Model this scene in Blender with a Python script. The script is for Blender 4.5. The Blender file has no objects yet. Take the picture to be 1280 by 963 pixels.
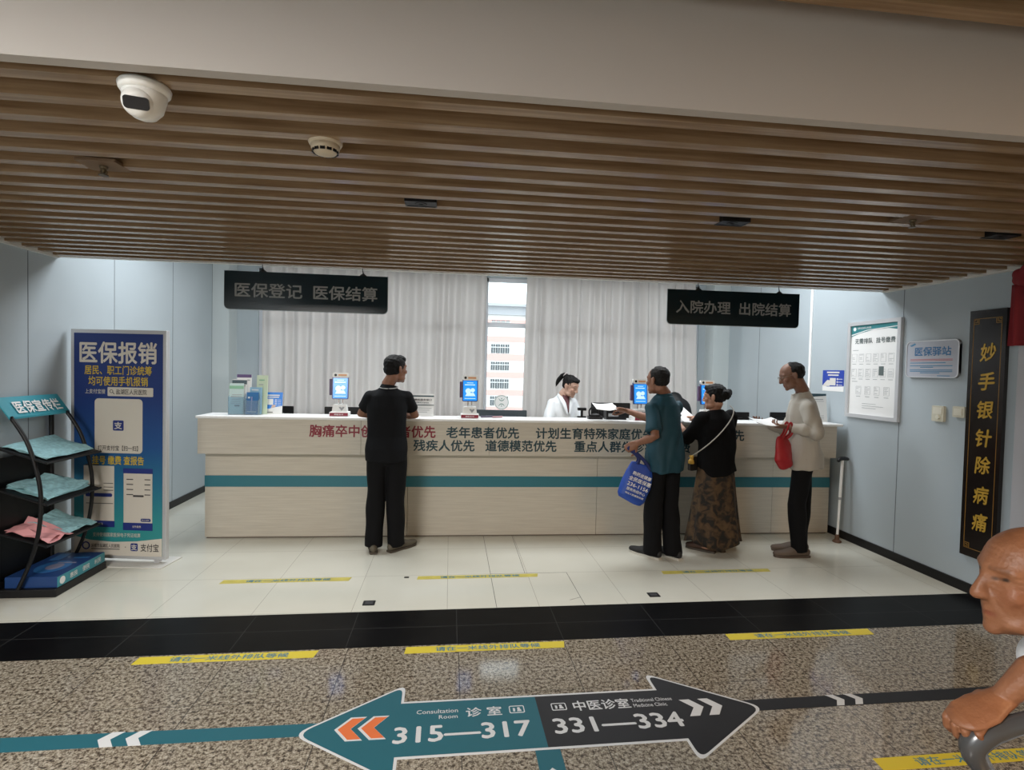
import bpy, bmesh, math, random
import numpy as np
from mathutils import Vector, Matrix, noise

# ------------------------------------------------------------------ camera, world, lights, exposure
SC = bpy.context.scene
COL = SC.collection
PI = math.pi
FPX, CX, CY = 676.2, 640.0, 481.5
EYE = Vector((0, 0, 1.6))


def cam_axes(yaw, pitch, roll):
    cy, sy, cp, sp, cr, sr = (math.cos(yaw), math.sin(yaw), math.cos(pitch), math.sin(pitch), math.cos(roll), math.sin(roll))
    fwd = Vector((sy * cp, cy * cp, -sp)); right = Vector((cy, -sy, 0)); down = fwd.cross(right)
    return cr * right + sr * down, -sr * right + cr * down, fwd


RT, DN, FW = cam_axes(math.radians(6.53), math.radians(1.65), math.radians(-1.31))
cd = bpy.data.cameras.new('camera'); cam = bpy.data.objects.new('camera', cd); COL.objects.link(cam)
cd.sensor_fit = 'HORIZONTAL'; cd.sensor_width = 36.0; cd.lens = FPX / 1280 * 36.0; cd.clip_start = 0.02; cd.clip_end = 500
m = Matrix((RT, -DN, -FW)).transposed().to_4x4(); m.translation = EYE
cam.matrix_world = m
SC.camera = cam

SC.view_settings.view_transform = 'Standard'
SC.view_settings.look = 'None'
SC.view_settings.gamma = 1.0
SC.view_settings.use_curve_mapping = False
SC.view_settings.exposure = 0.68

wd = bpy.data.worlds.new('sky'); SC.world = wd; wd.use_nodes = True
bg = wd.node_tree.nodes['Background']
bg.inputs[0].default_value = (0.86, 0.93, 1.0, 1); bg.inputs[1].default_value = 2.1      # bright overcast daylight


def area(name, loc, rot, sx, sy, power, col):
    l = bpy.data.lights.new(name, 'AREA'); l.shape = 'RECTANGLE'; l.size = sx; l.size_y = sy; l.energy = power; l.color = col
    o = bpy.data.objects.new(name, l); COL.objects.link(o); o.location = loc; o.rotation_euler = rot
    return o


# ceiling panels in the raised ceiling over the service desk
area('desk_ceiling_light', (-1.3, 5.25, 3.08), (0, 0, 0), 2.6, 0.75, 40, (0.93, 0.97, 1.0))
area('desk_ceiling_light', (2.2, 5.25, 3.08), (0, 0, 0), 2.6, 0.75, 44, (0.93, 0.97, 1.0))
# lobby ceiling lights behind the photographer
area('lobby_ceiling_light', (-2.1, -0.6, 2.645), (0, 0, 0), 1.4, 0.9, 185, (1.0, 0.96, 0.91))
area('lobby_ceiling_light', (2.7, -1.0, 2.645), (0, 0, 0), 1.2, 0.6, 52, (1.0, 0.64, 0.33))


def at(x, y, Y):                       # world point behind a photo pixel at depth Y
    d = RT * ((x - CX) / FPX) + DN * ((y - CY) / FPX) + FW
    return EYE + d * (Y / d.y)


def atx(x, y, X):
    d = RT * ((x - CX) / FPX) + DN * ((y - CY) / FPX) + FW
    return EYE + d * (X / d.x)


# ------------------------------------------------------------------ materials
MATS = {}


def mat(name, col, rough=0.5, metal=0.0, spec=0.5, emis=None, estr=1.0, noise_amt=0.0, noise_scale=20.0, bump=0.0, bump_scale=80.0, stretch=None, trans=0.0, coat=0.0):
    if name in MATS: return MATS[name]
    mt = bpy.data.materials.new(name); mt.use_nodes = True; nt = mt.node_tree; N = nt.nodes; L = nt.links
    b = N['Principled BSDF']
    b.inputs['Base Color'].default_value = (*col, 1); b.inputs['Roughness'].default_value = rough
    b.inputs['Metallic'].default_value = metal; b.inputs['Specular IOR Level'].default_value = spec
    b.inputs['Coat Weight'].default_value = coat
    if trans: b.inputs['Transmission Weight'].default_value = trans
    if emis: b.inputs['Emission Color'].default_value = (*emis, 1); b.inputs['Emission Strength'].default_value = estr
    if noise_amt or bump:
        tc = N.new('ShaderNodeTexCoord'); mp = N.new('ShaderNodeMapping'); L.new(tc.outputs['Object'], mp.inputs[0])
        if stretch: mp.inputs['Scale'].default_value = stretch
    if noise_amt:
        nz = N.new('ShaderNodeTexNoise'); nz.inputs['Scale'].default_value = noise_scale; nz.inputs['Detail'].default_value = 6
        L.new(mp.outputs[0], nz.inputs['Vector'])
        cr = N.new('ShaderNodeValToRGB')
        cr.color_ramp.elements[0].position = 0.3; cr.color_ramp.elements[1].position = 0.7
        cr.color_ramp.elements[0].color = (*[max(0, c * (1 - noise_amt)) for c in col], 1)
        cr.color_ramp.elements[1].color = (*[min(1, c * (1 + noise_amt)) for c in col], 1)
        L.new(nz.outputs['Fac'], cr.inputs[0]); L.new(cr.outputs[0], b.inputs['Base Color'])
    if bump:
        nb = N.new('ShaderNodeTexNoise'); nb.inputs['Scale'].default_value = bump_scale; L.new(mp.outputs[0], nb.inputs['Vector'])
        bp = N.new('ShaderNodeBump'); bp.inputs['Strength'].default_value = bump; bp.inputs['Distance'].default_value = 0.01
        L.new(nb.outputs['Fac'], bp.inputs['Height']); L.new(bp.outputs[0], b.inputs['Normal'])
    MATS[name] = mt
    return mt


def grid_mask(nt, coord, lines):
    """0..1 mask of thin joint lines; lines = list of (axis, period, offset, half_width)"""
    N = nt.nodes; L = nt.links
    sep = N.new('ShaderNodeSeparateXYZ'); L.new(coord, sep.inputs[0])
    out = None
    for ax, per, off, hw in lines:
        a = N.new('ShaderNodeMath'); a.operation = 'SUBTRACT'; a.inputs[1].default_value = off; L.new(sep.outputs[ax], a.inputs[0])
        p = N.new('ShaderNodeMath'); p.operation = 'PINGPONG'; p.inputs[1].default_value = per / 2; L.new(a.outputs[0], p.inputs[0])
        c = N.new('ShaderNodeMath'); c.operation = 'LESS_THAN'; c.inputs[1].default_value = hw; L.new(p.outputs[0], c.inputs[0])
        if out is None: out = c.outputs[0]
        else:
            mx = N.new('ShaderNodeMath'); mx.operation = 'MAXIMUM'; L.new(out, mx.inputs[0]); L.new(c.outputs[0], mx.inputs[1]); out = mx.outputs[0]
    return out


def tile_mat(name, base_fn, joint, lines, rough, spec=0.5):
    mt = bpy.data.materials.new(name); mt.use_nodes = True; nt = mt.node_tree; N = nt.nodes; L = nt.links
    b = N['Principled BSDF']; b.inputs['Roughness'].default_value = rough; b.inputs['Specular IOR Level'].default_value = spec
    tc = N.new('ShaderNodeTexCoord'); co = tc.outputs['Object']
    base = base_fn(nt, co)
    mk = grid_mask(nt, co, lines)
    mx = N.new('ShaderNodeMix'); mx.data_type = 'RGBA'; L.new(mk, mx.inputs[0]); L.new(base, mx.inputs[6]); mx.inputs[7].default_value = (*joint, 1)
    L.new(mx.outputs[2], b.inputs['Base Color'])
    MATS[name] = mt
    return mt


def ramp(nt, fac, stops):
    cr = nt.nodes.new('ShaderNodeValToRGB'); e = cr.color_ramp.elements
    while len(e) < len(stops): e.new(0.5)
    for i, (p, c) in enumerate(stops): e[i].position = p; e[i].color = (*c, 1)
    nt.links.new(fac, cr.inputs[0]); return cr.outputs[0]


def cream_base(nt, co):
    nz = nt.nodes.new('ShaderNodeTexNoise'); nz.inputs['Scale'].default_value = 1.2; nz.inputs['Detail'].default_value = 3; nt.links.new(co, nz.inputs['Vector'])
    return ramp(nt, nz.outputs['Fac'], [(0.3, (0.62, 0.605, 0.52)), (0.7, (0.68, 0.67, 0.59))])


def black_base(nt, co):
    nz = nt.nodes.new('ShaderNodeTexNoise'); nz.inputs['Scale'].default_value = 3; nt.links.new(co, nz.inputs['Vector'])
    return ramp(nt, nz.outputs['Fac'], [(0.3, (0.0025, 0.0025, 0.003)), (0.7, (0.005, 0.005, 0.0055))])


def granite_base(nt, co):
    N = nt.nodes; L = nt.links
    mp = N.new('ShaderNodeMapping'); L.new(co, mp.inputs[0]); mp.inputs['Scale'].default_value = (1, 1, 1)
    nz0 = N.new('ShaderNodeTexNoise'); nz0.inputs['Scale'].default_value = 55; nz0.inputs['Detail'].default_value = 3; nz0.inputs['Roughness'].default_value = 0.7; L.new(mp.outputs[0], nz0.inputs['Vector'])
    c = ramp(nt, nz0.outputs['Fac'], [(0.33, (0.04, 0.032, 0.025)), (0.43, (0.15, 0.12, 0.09)), (0.52, (0.36, 0.315, 0.245)), (0.66, (0.50, 0.46, 0.385))])
    nz = N.new('ShaderNodeTexNoise'); nz.inputs['Scale'].default_value = 130; nz.inputs['Detail'].default_value = 2; L.new(mp.outputs[0], nz.inputs['Vector'])
    sp = ramp(nt, nz.outputs['Fac'], [(0.38, (0.35, 0.33, 0.30)), (0.52, (1, 1, 1)), (1, (1, 1, 1))])
    mx = N.new('ShaderNodeMix'); mx.data_type = 'RGBA'; mx.blend_type = 'MULTIPLY'; mx.inputs[0].default_value = 0.8
    L.new(c, mx.inputs[6]); L.new(sp, mx.inputs[7]); return mx.outputs[2]


def wood_mat(name, dark, light, rough=0.4, axis=(0.6, 14, 14)):
    mt = bpy.data.materials.new(name); mt.use_nodes = True; nt = mt.node_tree; N = nt.nodes; L = nt.links
    b = N['Principled BSDF']; b.inputs['Roughness'].default_value = rough
    tc = N.new('ShaderNodeTexCoord'); mp = N.new('ShaderNodeMapping'); mp.inputs['Scale'].default_value = axis; L.new(tc.outputs['Object'], mp.inputs[0])
    nz = N.new('ShaderNodeTexNoise'); nz.inputs['Scale'].default_value = 4; nz.inputs['Detail'].default_value = 8; L.new(mp.outputs[0], nz.inputs['Vector'])
    L.new(ramp(nt, nz.outputs['Fac'], [(0.3, dark), (0.7, light)]), b.inputs['Base Color'])
    MATS[name] = mt
    return mt


M_TILE = tile_mat('cream_tile', cream_base, (0.36, 0.34, 0.29), [(0, 0.62, 0.01, 0.0015), (1, 0.60, 3.567, 0.0015)], 0.12)
M_BLACK = tile_mat('black_granite', black_base, (0.04, 0.04, 0.04), [(0, 0.63, 0.07, 0.002), (1, 0.6, 3.33, 0.002)], 0.32, 0.08)
M_GRAN = tile_mat('speckled_granite', granite_base, (0.05, 0.045, 0.04), [(0, 0.62, 0.077, 0.002), (1, 0.62, 2.62, 0.0015)], 0.085)
M_SLAT = wood_mat('slat_wood', (0.21, 0.13, 0.07), (0.345, 0.24, 0.145), 0.24)
M_BOARD = mat('slat_backing', (0.16, 0.10, 0.055), 0.7)
M_COUNTER = wood_mat('counter_laminate', (0.53, 0.485, 0.41), (0.62, 0.575, 0.49), 0.42, (0.8, 20, 20))
M_WHITE = mat('white_paint', (0.80, 0.80, 0.79), 0.45)
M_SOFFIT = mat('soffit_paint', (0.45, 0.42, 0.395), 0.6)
M_TOP = mat('white_solid_surface', (0.86, 0.86, 0.85), 0.25)
M_WALL = mat('wall_panel', (0.40, 0.455, 0.49), 0.36, 0.0, 0.5, noise_amt=0.03, noise_scale=1.5)
M_WALLJ = mat('panel_joint', (0.12, 0.135, 0.15), 0.5)
M_WALLL = mat('pale_pilaster', (0.52, 0.57, 0.58), 0.4)
M_TRIM = mat('pale_trim', (0.66, 0.65, 0.61), 0.45)
M_ALU = mat('aluminium', (0.62, 0.63, 0.65), 0.35, 0.45)
M_FRAME = mat('window_frame_paint', (0.62, 0.65, 0.70), 0.4)
M_BLK = mat('black_plastic', (0.006, 0.006, 0.007), 0.4, spec=.35)
M_BLKM = mat('black_metal', (0.006, 0.006, 0.007), 0.45, spec=.35)
M_GREY = mat('grey_plastic', (0.30, 0.31, 0.32), 0.4)
M_WPL = mat('white_plastic', (0.80, 0.80, 0.78), 0.35)
M_TEAL = mat('teal_band', (0.030, 0.175, 0.225), 0.4)
M_TEALF = mat('teal_floor_vinyl', (0.020, 0.125, 0.165), 0.5, spec=.25)
M_DARKF = mat('charcoal_floor_vinyl', (0.020, 0.020, 0.023), 0.5, spec=.25)
M_WHITEF = mat('white_floor_vinyl', (0.66, 0.68, 0.70), 0.5, spec=.25)
M_YEL = mat('yellow_tape', (0.72, 0.58, 0.03), 0.4)
M_YELW = mat('worn_yellow_tape', (0.56, 0.48, 0.10), 0.45, noise_amt=0.12, noise_scale=14)
M_SIGN = mat('dark_teal_sign', (0.002, 0.013, 0.019), 0.2, spec=.3)
M_SIGNTX = mat('sign_lettering', (0.30, 0.31, 0.31), 0.4)
M_RED = mat('red_lettering', (0.24, 0.008, 0.025), 0.4)
M_NAVY = mat('slate_lettering', (0.011, 0.048, 0.066), 0.4)
M_TAPETX = mat('blue_tape_lettering', (0.05, 0.22, 0.33), 0.4)
M_BLUE = mat('royal_blue_print', (0.015, 0.05, 0.36), 0.35)
M_BBLUE = mat('bright_blue_print', (0.02, 0.22, 0.72), 0.3)
M_PAPER = mat('paper', (0.80, 0.80, 0.79), 0.6)
M_CYAN = mat('cyan_leaflet', (0.34, 0.60, 0.64), 0.6, noise_amt=0.18, noise_scale=45)
M_PINK = mat('pink_leaflet', (0.70, 0.32, 0.33), 0.6)
M_GOLD = mat('gold_lettering', (0.55, 0.34, 0.05), 0.35, 0.3)
M_CREAMP = mat('cream_switch', (0.60, 0.58, 0.47), 0.4)
M_INK = mat('ink', (0.03, 0.03, 0.035), 0.5)
M_GREYINK = mat('grey_ink', (0.38, 0.40, 0.41), 0.5)
M_ORANGE = mat('orange_vinyl', (0.75, 0.16, 0.03), 0.4)
M_CHROME = mat('chrome', (0.7, 0.7, 0.7), 0.15, 1.0)
M_GLOW = mat('screen_blue', (0.01, 0.10, 0.5), 0.2, emis=(0.02, 0.26, 0.95), estr=0.75)
M_GLOWW = mat('screen_white', (0.6, 0.7, 0.8), 0.2, emis=(0.45, 0.72, 1.0), estr=0.5)

# ------------------------------------------------------------------ mesh helpers


def BM(): return bmesh.new()


def obj(name, bm, m=None, parent=None, smooth=False, mats=None):
    me = bpy.data.meshes.new(name); bmesh.ops.recalc_face_normals(bm, faces=bm.faces[:]); bm.to_mesh(me); bm.free()
    for mm in (mats or ([m] if m else [])): me.materials.append(mm)
    if smooth: me.polygons.foreach_set('use_smooth', [True] * len(me.polygons))
    o = bpy.data.objects.new(name, me); COL.objects.link(o)
    if parent: o.parent = parent
    return o


def tag(o, label=None, cat=None, group=None, kind=None):
    if label: o['label'] = label
    if cat: o['category'] = cat
    if group: o['group'] = group
    if kind: o['kind'] = kind
    return o


def struct(name, bm, m, mats=None): return tag(obj(name, bm, m, None, mats=mats), kind='structure')


def thing(name, label, cat, loc=(0, 0, 0), rz=0.0, group=None):
    o = bpy.data.objects.new(name, None); COL.objects.link(o); o.location = loc; o.rotation_euler = (0, 0, rz); o.empty_display_size = 0.1
    return tag(o, label, cat, group)


def box(bm, x0, x1, y0, y1, z0, z1, bevel=0.0, M=None, mi=0):
    v = [bm.verts.new((x, y, z)) for z in (z0, z1) for y in (y0, y1) for x in (x0, x1)]
    fs = [bm.faces.new([v[i] for i in q]) for q in ((0, 2, 3, 1), (4, 5, 7, 6), (0, 1, 5, 4), (2, 6, 7, 3), (0, 4, 6, 2), (1, 3, 7, 5))]
    for f in fs: f.material_index = mi
    if bevel:
        es = list({e for f in fs for e in f.edges})
        r = bmesh.ops.bevel(bm, geom=es, offset=bevel, segments=2, affect='EDGES', profile=0.5)
        v = list({x for f in r['faces'] for x in f.verts} | {x for x in v if x.is_valid})
    if M is not None: bmesh.ops.transform(bm, matrix=M, verts=[x for x in v if x.is_valid])
    return bm


def prism(bm, poly, h, M=None, mi=0):
    """extrude a 2D polygon along +z by h"""
    a = [bm.verts.new((x, y, 0)) for x, y in poly]; b = [bm.verts.new((x, y, h)) for x, y in poly]
    n = len(poly); fs = [bm.faces.new(a[::-1]), bm.faces.new(b)]
    for i in range(n): fs.append(bm.faces.new((a[i], a[(i + 1) % n], b[(i + 1) % n], b[i])))
    for f in fs: f.material_index = mi
    if M is not None: bmesh.ops.transform(bm, matrix=M, verts=a + b)
    return bm


def rrect(x0, x1, y0, y1, r, n=5, corners=(1, 1, 1, 1)):
    out = []
    for k, (cx, cy, a0) in enumerate(((x1 - r, y1 - r, 0), (x0 + r, y1 - r, 90), (x0 + r, y0 + r, 180), (x1 - r, y0 + r, 270))):
        if corners[k]:
            for i in range(n + 1):
                a = math.radians(a0 + 90 * i / n); out.append((cx + r * math.cos(a), cy + r * math.sin(a)))
        else: out.append(((x1, y1), (x0, y1), (x0, y0), (x1, y0))[k])
    return out


def circ(r, n=24, cx=0, cy=0, ry=None): return [(cx + r * math.cos(2 * PI * i / n), cy + (ry or r) * math.sin(2 * PI * i / n)) for i in range(n)]


def lathe(bm, prof, n=24, M=None):
    rings = []; vs = []
    for r, z in prof:
        ring = [bm.verts.new((max(r, 1e-4) * math.cos(2 * PI * i / n), max(r, 1e-4) * math.sin(2 * PI * i / n), z)) for i in range(n)]
        rings.append(ring); vs += ring
    for a, b in zip(rings, rings[1:]):
        for i in range(n): bm.faces.new((a[i], a[(i + 1) % n], b[(i + 1) % n], b[i]))
    bm.faces.new(rings[0][::-1]); bm.faces.new(rings[-1])
    if M is not None: bmesh.ops.transform(bm, matrix=M, verts=vs)
    return bm


def spline(pts, k=4):
    P = [Vector(p) for p in pts]; out = []
    for i in range(len(P) - 1):
        p0 = P[max(i - 1, 0)]; p1 = P[i]; p2 = P[i + 1]; p3 = P[min(i + 2, len(P) - 1)]
        for j in range(k):
            t = j / k
            out.append(0.5 * ((2 * p1) + (p2 - p0) * t + (2 * p0 - 5 * p1 + 4 * p2 - p3) * t * t + (3 * p1 - p0 - 3 * p2 + p3) * t ** 3))
    out.append(P[-1]); return out


def tube(bm, pts, r, n=10, rounded=False, ref=(1, 0, 0), k=0):
    """loft along pts; r = float | list of float or (rx, ry); rx lies along ref"""
    P = [Vector(p) for p in pts]
    R = list(r) if isinstance(r, (list, tuple)) and len(r) == len(P) else [r] * len(P)
    R = [(x, x) if not isinstance(x, (tuple, list)) else tuple(x) for x in R]
    if k:
        RR = spline([(a, b, 0) for a, b in R], k); P = spline(P, k); R = [(v.x, v.y) for v in RR]
    rf = Vector(ref); rings = []
    T = []
    for i in range(len(P)): T.append((P[min(i + 1, len(P) - 1)] - P[max(i - 1, 0)]).normalized())
    seq = [(P[i], R[i], T[i]) for i in range(len(P))]
    if rounded:
        a, b = seq[0], seq[-1]
        hd = []
        for t in (0.97, 0.8, 0.5): rr = max(a[1]); hd.append((a[0] - a[2] * rr * t, (a[1][0] * math.sqrt(1 - t * t), a[1][1] * math.sqrt(1 - t * t)), a[2]))
        tl = []
        for t in (0.5, 0.8, 0.97): rr = max(b[1]); tl.append((b[0] + b[2] * rr * t, (b[1][0] * math.sqrt(1 - t * t), b[1][1] * math.sqrt(1 - t * t)), b[2]))
        seq = hd + seq + tl
    for p, (rx, ry), t in seq:
        u = rf - t * rf.dot(t)
        if u.length < 1e-3: u = Vector((0, 1, 0)) - t * t.y
        u.normalize(); w = t.cross(u)
        rings.append([bm.verts.new(p + u * (rx * math.cos(2 * PI * i / n)) + w * (ry * math.sin(2 * PI * i / n))) for i in range(n)])
    for a, b in zip(rings, rings[1:]):
        for i in range(n): bm.faces.new((a[i], a[(i + 1) % n], b[(i + 1) % n], b[i]))
    bm.faces.new(rings[0][::-1]); bm.faces.new(rings[-1])
    return bm


def ell(bm, c, r, M=None, sub=3, rot=None):
    mt = Matrix.Translation(c) @ (rot.to_4x4() if rot else Matrix.Identity(4)) @ Matrix.Diagonal((*r, 1))
    if M is not None: mt = M @ mt
    bmesh.ops.create_icosphere(bm, subdivisions=sub, radius=1, matrix=mt)


_dgc = {}


def evalmesh(o):
    dg = bpy.context.evaluated_depsgraph_get(); return bpy.data.meshes.new_from_object(o.evaluated_get(dg))


def blob(name, bm, voxel, smooth=4, m=None, parent=None, fac=0.5):
    """fuse overlapping closed shapes into one continuous smooth surface"""
    bmesh.ops.recalc_face_normals(bm, faces=bm.faces[:])
    me = bpy.data.meshes.new('raw'); bm.to_mesh(me); bm.free()
    t = bpy.data.objects.new('raw', me); COL.objects.link(t)
    r = t.modifiers.new('r', 'REMESH'); r.mode = 'VOXEL'; r.voxel_size = voxel; r.use_smooth_shade = True
    if smooth:
        s = t.modifiers.new('s', 'SMOOTH'); s.iterations = smooth; s.factor = fac
    me2 = evalmesh(t); bpy.data.objects.remove(t); bpy.data.meshes.remove(me)
    me2.name = name
    if m: me2.materials.append(m)
    o = bpy.data.objects.new(name, me2); COL.objects.link(o)
    if parent: o.parent = parent
    return o


def get_co(o):
    a = np.empty(len(o.data.vertices) * 3, np.float32); o.data.vertices.foreach_get('co', a); return a.reshape(-1, 3)


def get_no(o):
    a = np.empty(len(o.data.vertices) * 3, np.float32); o.data.vertices.foreach_get('normal', a); return a.reshape(-1, 3)


def set_co(o, c):
    o.data.vertices.foreach_set('co', np.ascontiguousarray(c, np.float32).ravel()); o.data.update()


def folds(o, amp, freq=(18, 18, 5), seed=1, n=7):
    """gentle cloth folds along the surface normals"""
    rs = np.random.RandomState(seed); c = get_co(o); no = get_no(o); d = np.zeros(len(c))
    for _ in range(n):
        k = rs.normal(size=3) * np.array(freq); ph = rs.uniform(0, 6.28)
        d += np.sin(c @ k + ph + 1.3 * np.sin(c @ (k[[1, 2, 0]] * 0.5)))
    set_co(o, c + no * (amp * d / math.sqrt(n))[:, None])


def text_bm(bm, body, w, h, M, bold=0.012, depth=0.0012, mi=0, shear=0.0, keep=False):
    """lettering fitted to a w x h box centred on M (x right, y up, z out of the surface)"""
    cu = bpy.data.curves.new('t', 'FONT'); cu.body = body; cu.resolution_u = 2; cu.shear = shear; cu.space_line = 1.0
    o = bpy.data.objects.new('t', cu); COL.objects.link(o)
    me = evalmesh(o); bpy.data.objects.remove(o); bpy.data.curves.remove(cu)
    if not me.vertices: return
    co = [v.co for v in me.vertices]
    x0, x1 = min(c.x for c in co), max(c.x for c in co); y0, y1 = min(c.y for c in co), max(c.y for c in co)
    sx = w / max(x1 - x0, 1e-6); sy = h / max(y1 - y0, 1e-6)
    if keep: sx = sy = min(sx, sy)
    T = M @ Matrix.Diagonal((sx, sy, 1, 1)) @ Matrix.Translation((-(x0 + x1) / 2, -(y0 + y1) / 2, depth))
    n0 = len(bm.faces); B = bold * 1.1
    for k, (dx, dy) in enumerate(((B, 0), (-B, 0), (0, B), (0, -B)) if bold > .003 else ((0, 0),)):      # heavier strokes
        mc = me.copy(); mc.transform(T @ Matrix.Translation((dx, dy, k * .00016))); bm.from_mesh(mc); bpy.data.meshes.remove(mc)
    bm.faces.ensure_lookup_table()
    for f in bm.faces[n0:]: f.material_index = mi
    bpy.data.meshes.remove(me)


def face_M(origin, right, up):
    r = Vector(right).normalized(); u = Vector(up).normalized(); n = r.cross(u)
    M = Matrix((r, u, n)).transposed().to_4x4(); M.translation = Vector(origin); return M


def frame(bm, M, x0, x1, y0, y1, w, h, mi=0):
    """mitred rectangular frame"""
    o = [(x0, y0), (x1, y0), (x1, y1), (x0, y1)]; i = [(x0 + w, y0 + w), (x1 - w, y0 + w), (x1 - w, y1 - w), (x0 + w, y1 - w)]
    for k in range(4): prism(bm, [o[k], o[(k + 1) % 4], i[(k + 1) % 4], i[k]], h, M, mi)


def quad(bm, M, x0, x1, y0, y1, h=0.001, mi=0):
    prism(bm, [(x0, y0), (x1, y0), (x1, y1), (x0, y1)], h, M, mi)

# ------------------------------------------------------------------ setting
XL, XR, YB, ZC, ZH = -3.0, 3.895, 7.5, 2.38, 3.12
YF = -3.2
def fy(x): return 3.567 + (x - 0.5) * 0.0072          # cream / black edge
def ny(x): return 3.108 + (x - 0.5) * 0.0072          # black / granite edge


def slab(bm, pts, z0, z1): prism(bm, pts, z1 - z0, Matrix.Translation((0, 0, z0)))


b = BM(); slab(b, [(XL - .1, fy(XL - .1)), (XR + .1, fy(XR + .1)), (XR + .1, YB + .3), (XL - .1, YB + .3)], -0.1, 0); struct('floor', b, M_TILE)
b = BM(); slab(b, [(XL - .1, ny(XL - .1)), (XR + .1, ny(XR + .1)), (XR + .1, fy(XR + .1)), (XL - .1, fy(XL - .1))], -0.1, 0); struct('floor_band', b, M_BLACK)
b = BM(); slab(b, [(XL - .1, YF - .1), (XR + .1, YF - .1), (XR + .1, ny(XR + .1)), (XL - .1, ny(XL - .1))], -0.1, 0); struct('floor_granite', b, M_GRAN)
# replaced tiles with darker cut joints, set flush in the cream floor
b = BM()
def joint(bm, pts, w=0.0035):
    for (x0, y0), (x1, y1) in zip(pts, pts[1:]):
        d = Vector((x1 - x0, y1 - y0)).normalized(); n = Vector((-d.y, d.x)) * w / 2
        prism(bm, [(x0 - n.x, y0 - n.y), (x1 - n.x, y1 - n.y), (x1 + n.x, y1 + n.y), (x0 + n.x, y0 + n.y)], 0.0006)
joint(b, [(0.344, 5.14), (0.340, fy(.34))]); joint(b, [(0.619, 5.13), (0.613, 4.168), (0.945, 4.166), (0.947, fy(.95))]); joint(b, [(0.945, 3.70), (0.86, 3.66)], 0.003)
joint(b, [(0.34, 4.168), (0.613, 4.168)], 0.002)
struct('floor_joint', b, mat('dark_joint', (0.10, 0.095, 0.08), 0.6))

# walls: metal panels one metre wide with joints
def wall_panels(name, X, side, ys, y_end):
    bm = BM()
    box(bm, min(X, X + side * 0.12), max(X, X + side * 0.12), YF, y_end, 0, ZH)
    for y in ys: box(bm, X - 0.0012 if side > 0 else X, X if side > 0 else X + 0.0012, y - 0.003, y + 0.003, 0, ZH, mi=1)
    return struct(name, bm, None, mats=[M_WALL, M_WALLJ])
wall_panels('wall_left', XL, -1, (-2.76, -1.76, -.76, .24, 1.24, 2.24, 3.24, 4.237, 5.236, 6.262, 7.232), YB)
wall_panels('wall_right', XR, 1, (-1.7, -.7, .3, 1.3, 2.3, 3.29, 4.293, 6.49), YB)
b = BM(); box(b, XL - .12, XR + .12, YF - .1, YF, 0, ZH); struct('wall_front', b, M_WALL)
# back wall with one wide window opening
WX0, WX1, WZ0, WZ1 = -2.53, 3.56, 0.95, 2.86
b = BM()
box(b, XL, WX0, YB, YB + .2, 0, ZH); box(b, WX1, XR, YB, YB + .2, 0, ZH); box(b, WX0, WX1, YB, YB + .2, 0, WZ0); box(b, WX0, WX1, YB, YB + .2, WZ1, ZH)
struct('wall_back', b, M_WALL)
b = BM(); box(b, XL, -2.80, 7.24, YB, 0, ZH); struct('wall_back_pilaster', b, M_WALLL)
b = BM(); box(b, 3.66, XR, 7.24, YB, 0, ZH); struct('wall_back_pilaster', b, M_WALLL)
b = BM(); box(b, XR - 0.014, XR, 5.478, 5.508, 0, ZH, 0.003); struct('trim_1', b, mat('bright_trim', (0.9, 0.9, 0.9), 0.3))
# baseboards
b = BM(); box(b, XL, XL + 0.012, YF, YB, 0, 0.075); struct('baseboard_left', b, M_BLK)
b = BM(); box(b, XR - 0.012, XR, YF, YB, 0, 0.075); struct('baseboard_right', b, M_BLK)

# window: frame, mullions, transom; panes as glass
def glass_mat():
    mt = bpy.data.materials.new('window_glass'); mt.use_nodes = True; nt = mt.node_tree; N = nt.nodes; L = nt.links
    out = N['Material Output']; N.remove(N['Principled BSDF'])
    t = N.new('ShaderNodeBsdfTransparent'); t.inputs[0].default_value = (0.93, 0.96, 0.95, 1); g = N.new('ShaderNodeBsdfGlossy'); g.inputs['Roughness'].default_value = 0.02
    f = N.new('ShaderNodeFresnel'); f.inputs[0].default_value = 1.45; mx = N.new('ShaderNodeMixShader')
    L.new(f.outputs[0], mx.inputs[0]); L.new(t.outputs[0], mx.inputs[1]); L.new(g.outputs[0], mx.inputs[2]); L.new(mx.outputs[0], out.inputs[0])
    return mt
M_GLASS = glass_mat()
b = BM(); y0, y1 = YB + .03, YB + .09
mull = [-1.52, -0.52, 0.475, 1.5, 2.52]
box(b, WX0, WX0 + .05, y0, y1, WZ0, WZ1); box(b, WX1 - .05, WX1, y0, y1, WZ0, WZ1); box(b, WX0, WX1, y0, y1, WZ0, WZ0 + .05); box(b, WX0, WX1, y0, y1, WZ1 - .05, WZ1)
for x in mull: box(b, x - .03, x + .03, y0, y1, WZ0, WZ1)
box(b, WX0, WX1, y0 - .005, y1, 2.185, 2.245)
win = struct('window_1', b, M_FRAME)
b = BM(); box(b, WX0 + .02, WX1 - .02, YB + .058, YB + .062, WZ0 + .02, WZ1 - .02); tag(obj('pane', b, M_GLASS, win), kind='structure')
b = BM(); box(b, WX0 - .03, WX1 + .03, YB - .06, YB + .03, WZ0 - .03, WZ0); obj('window_sill', b, M_WHITE, win)

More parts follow.
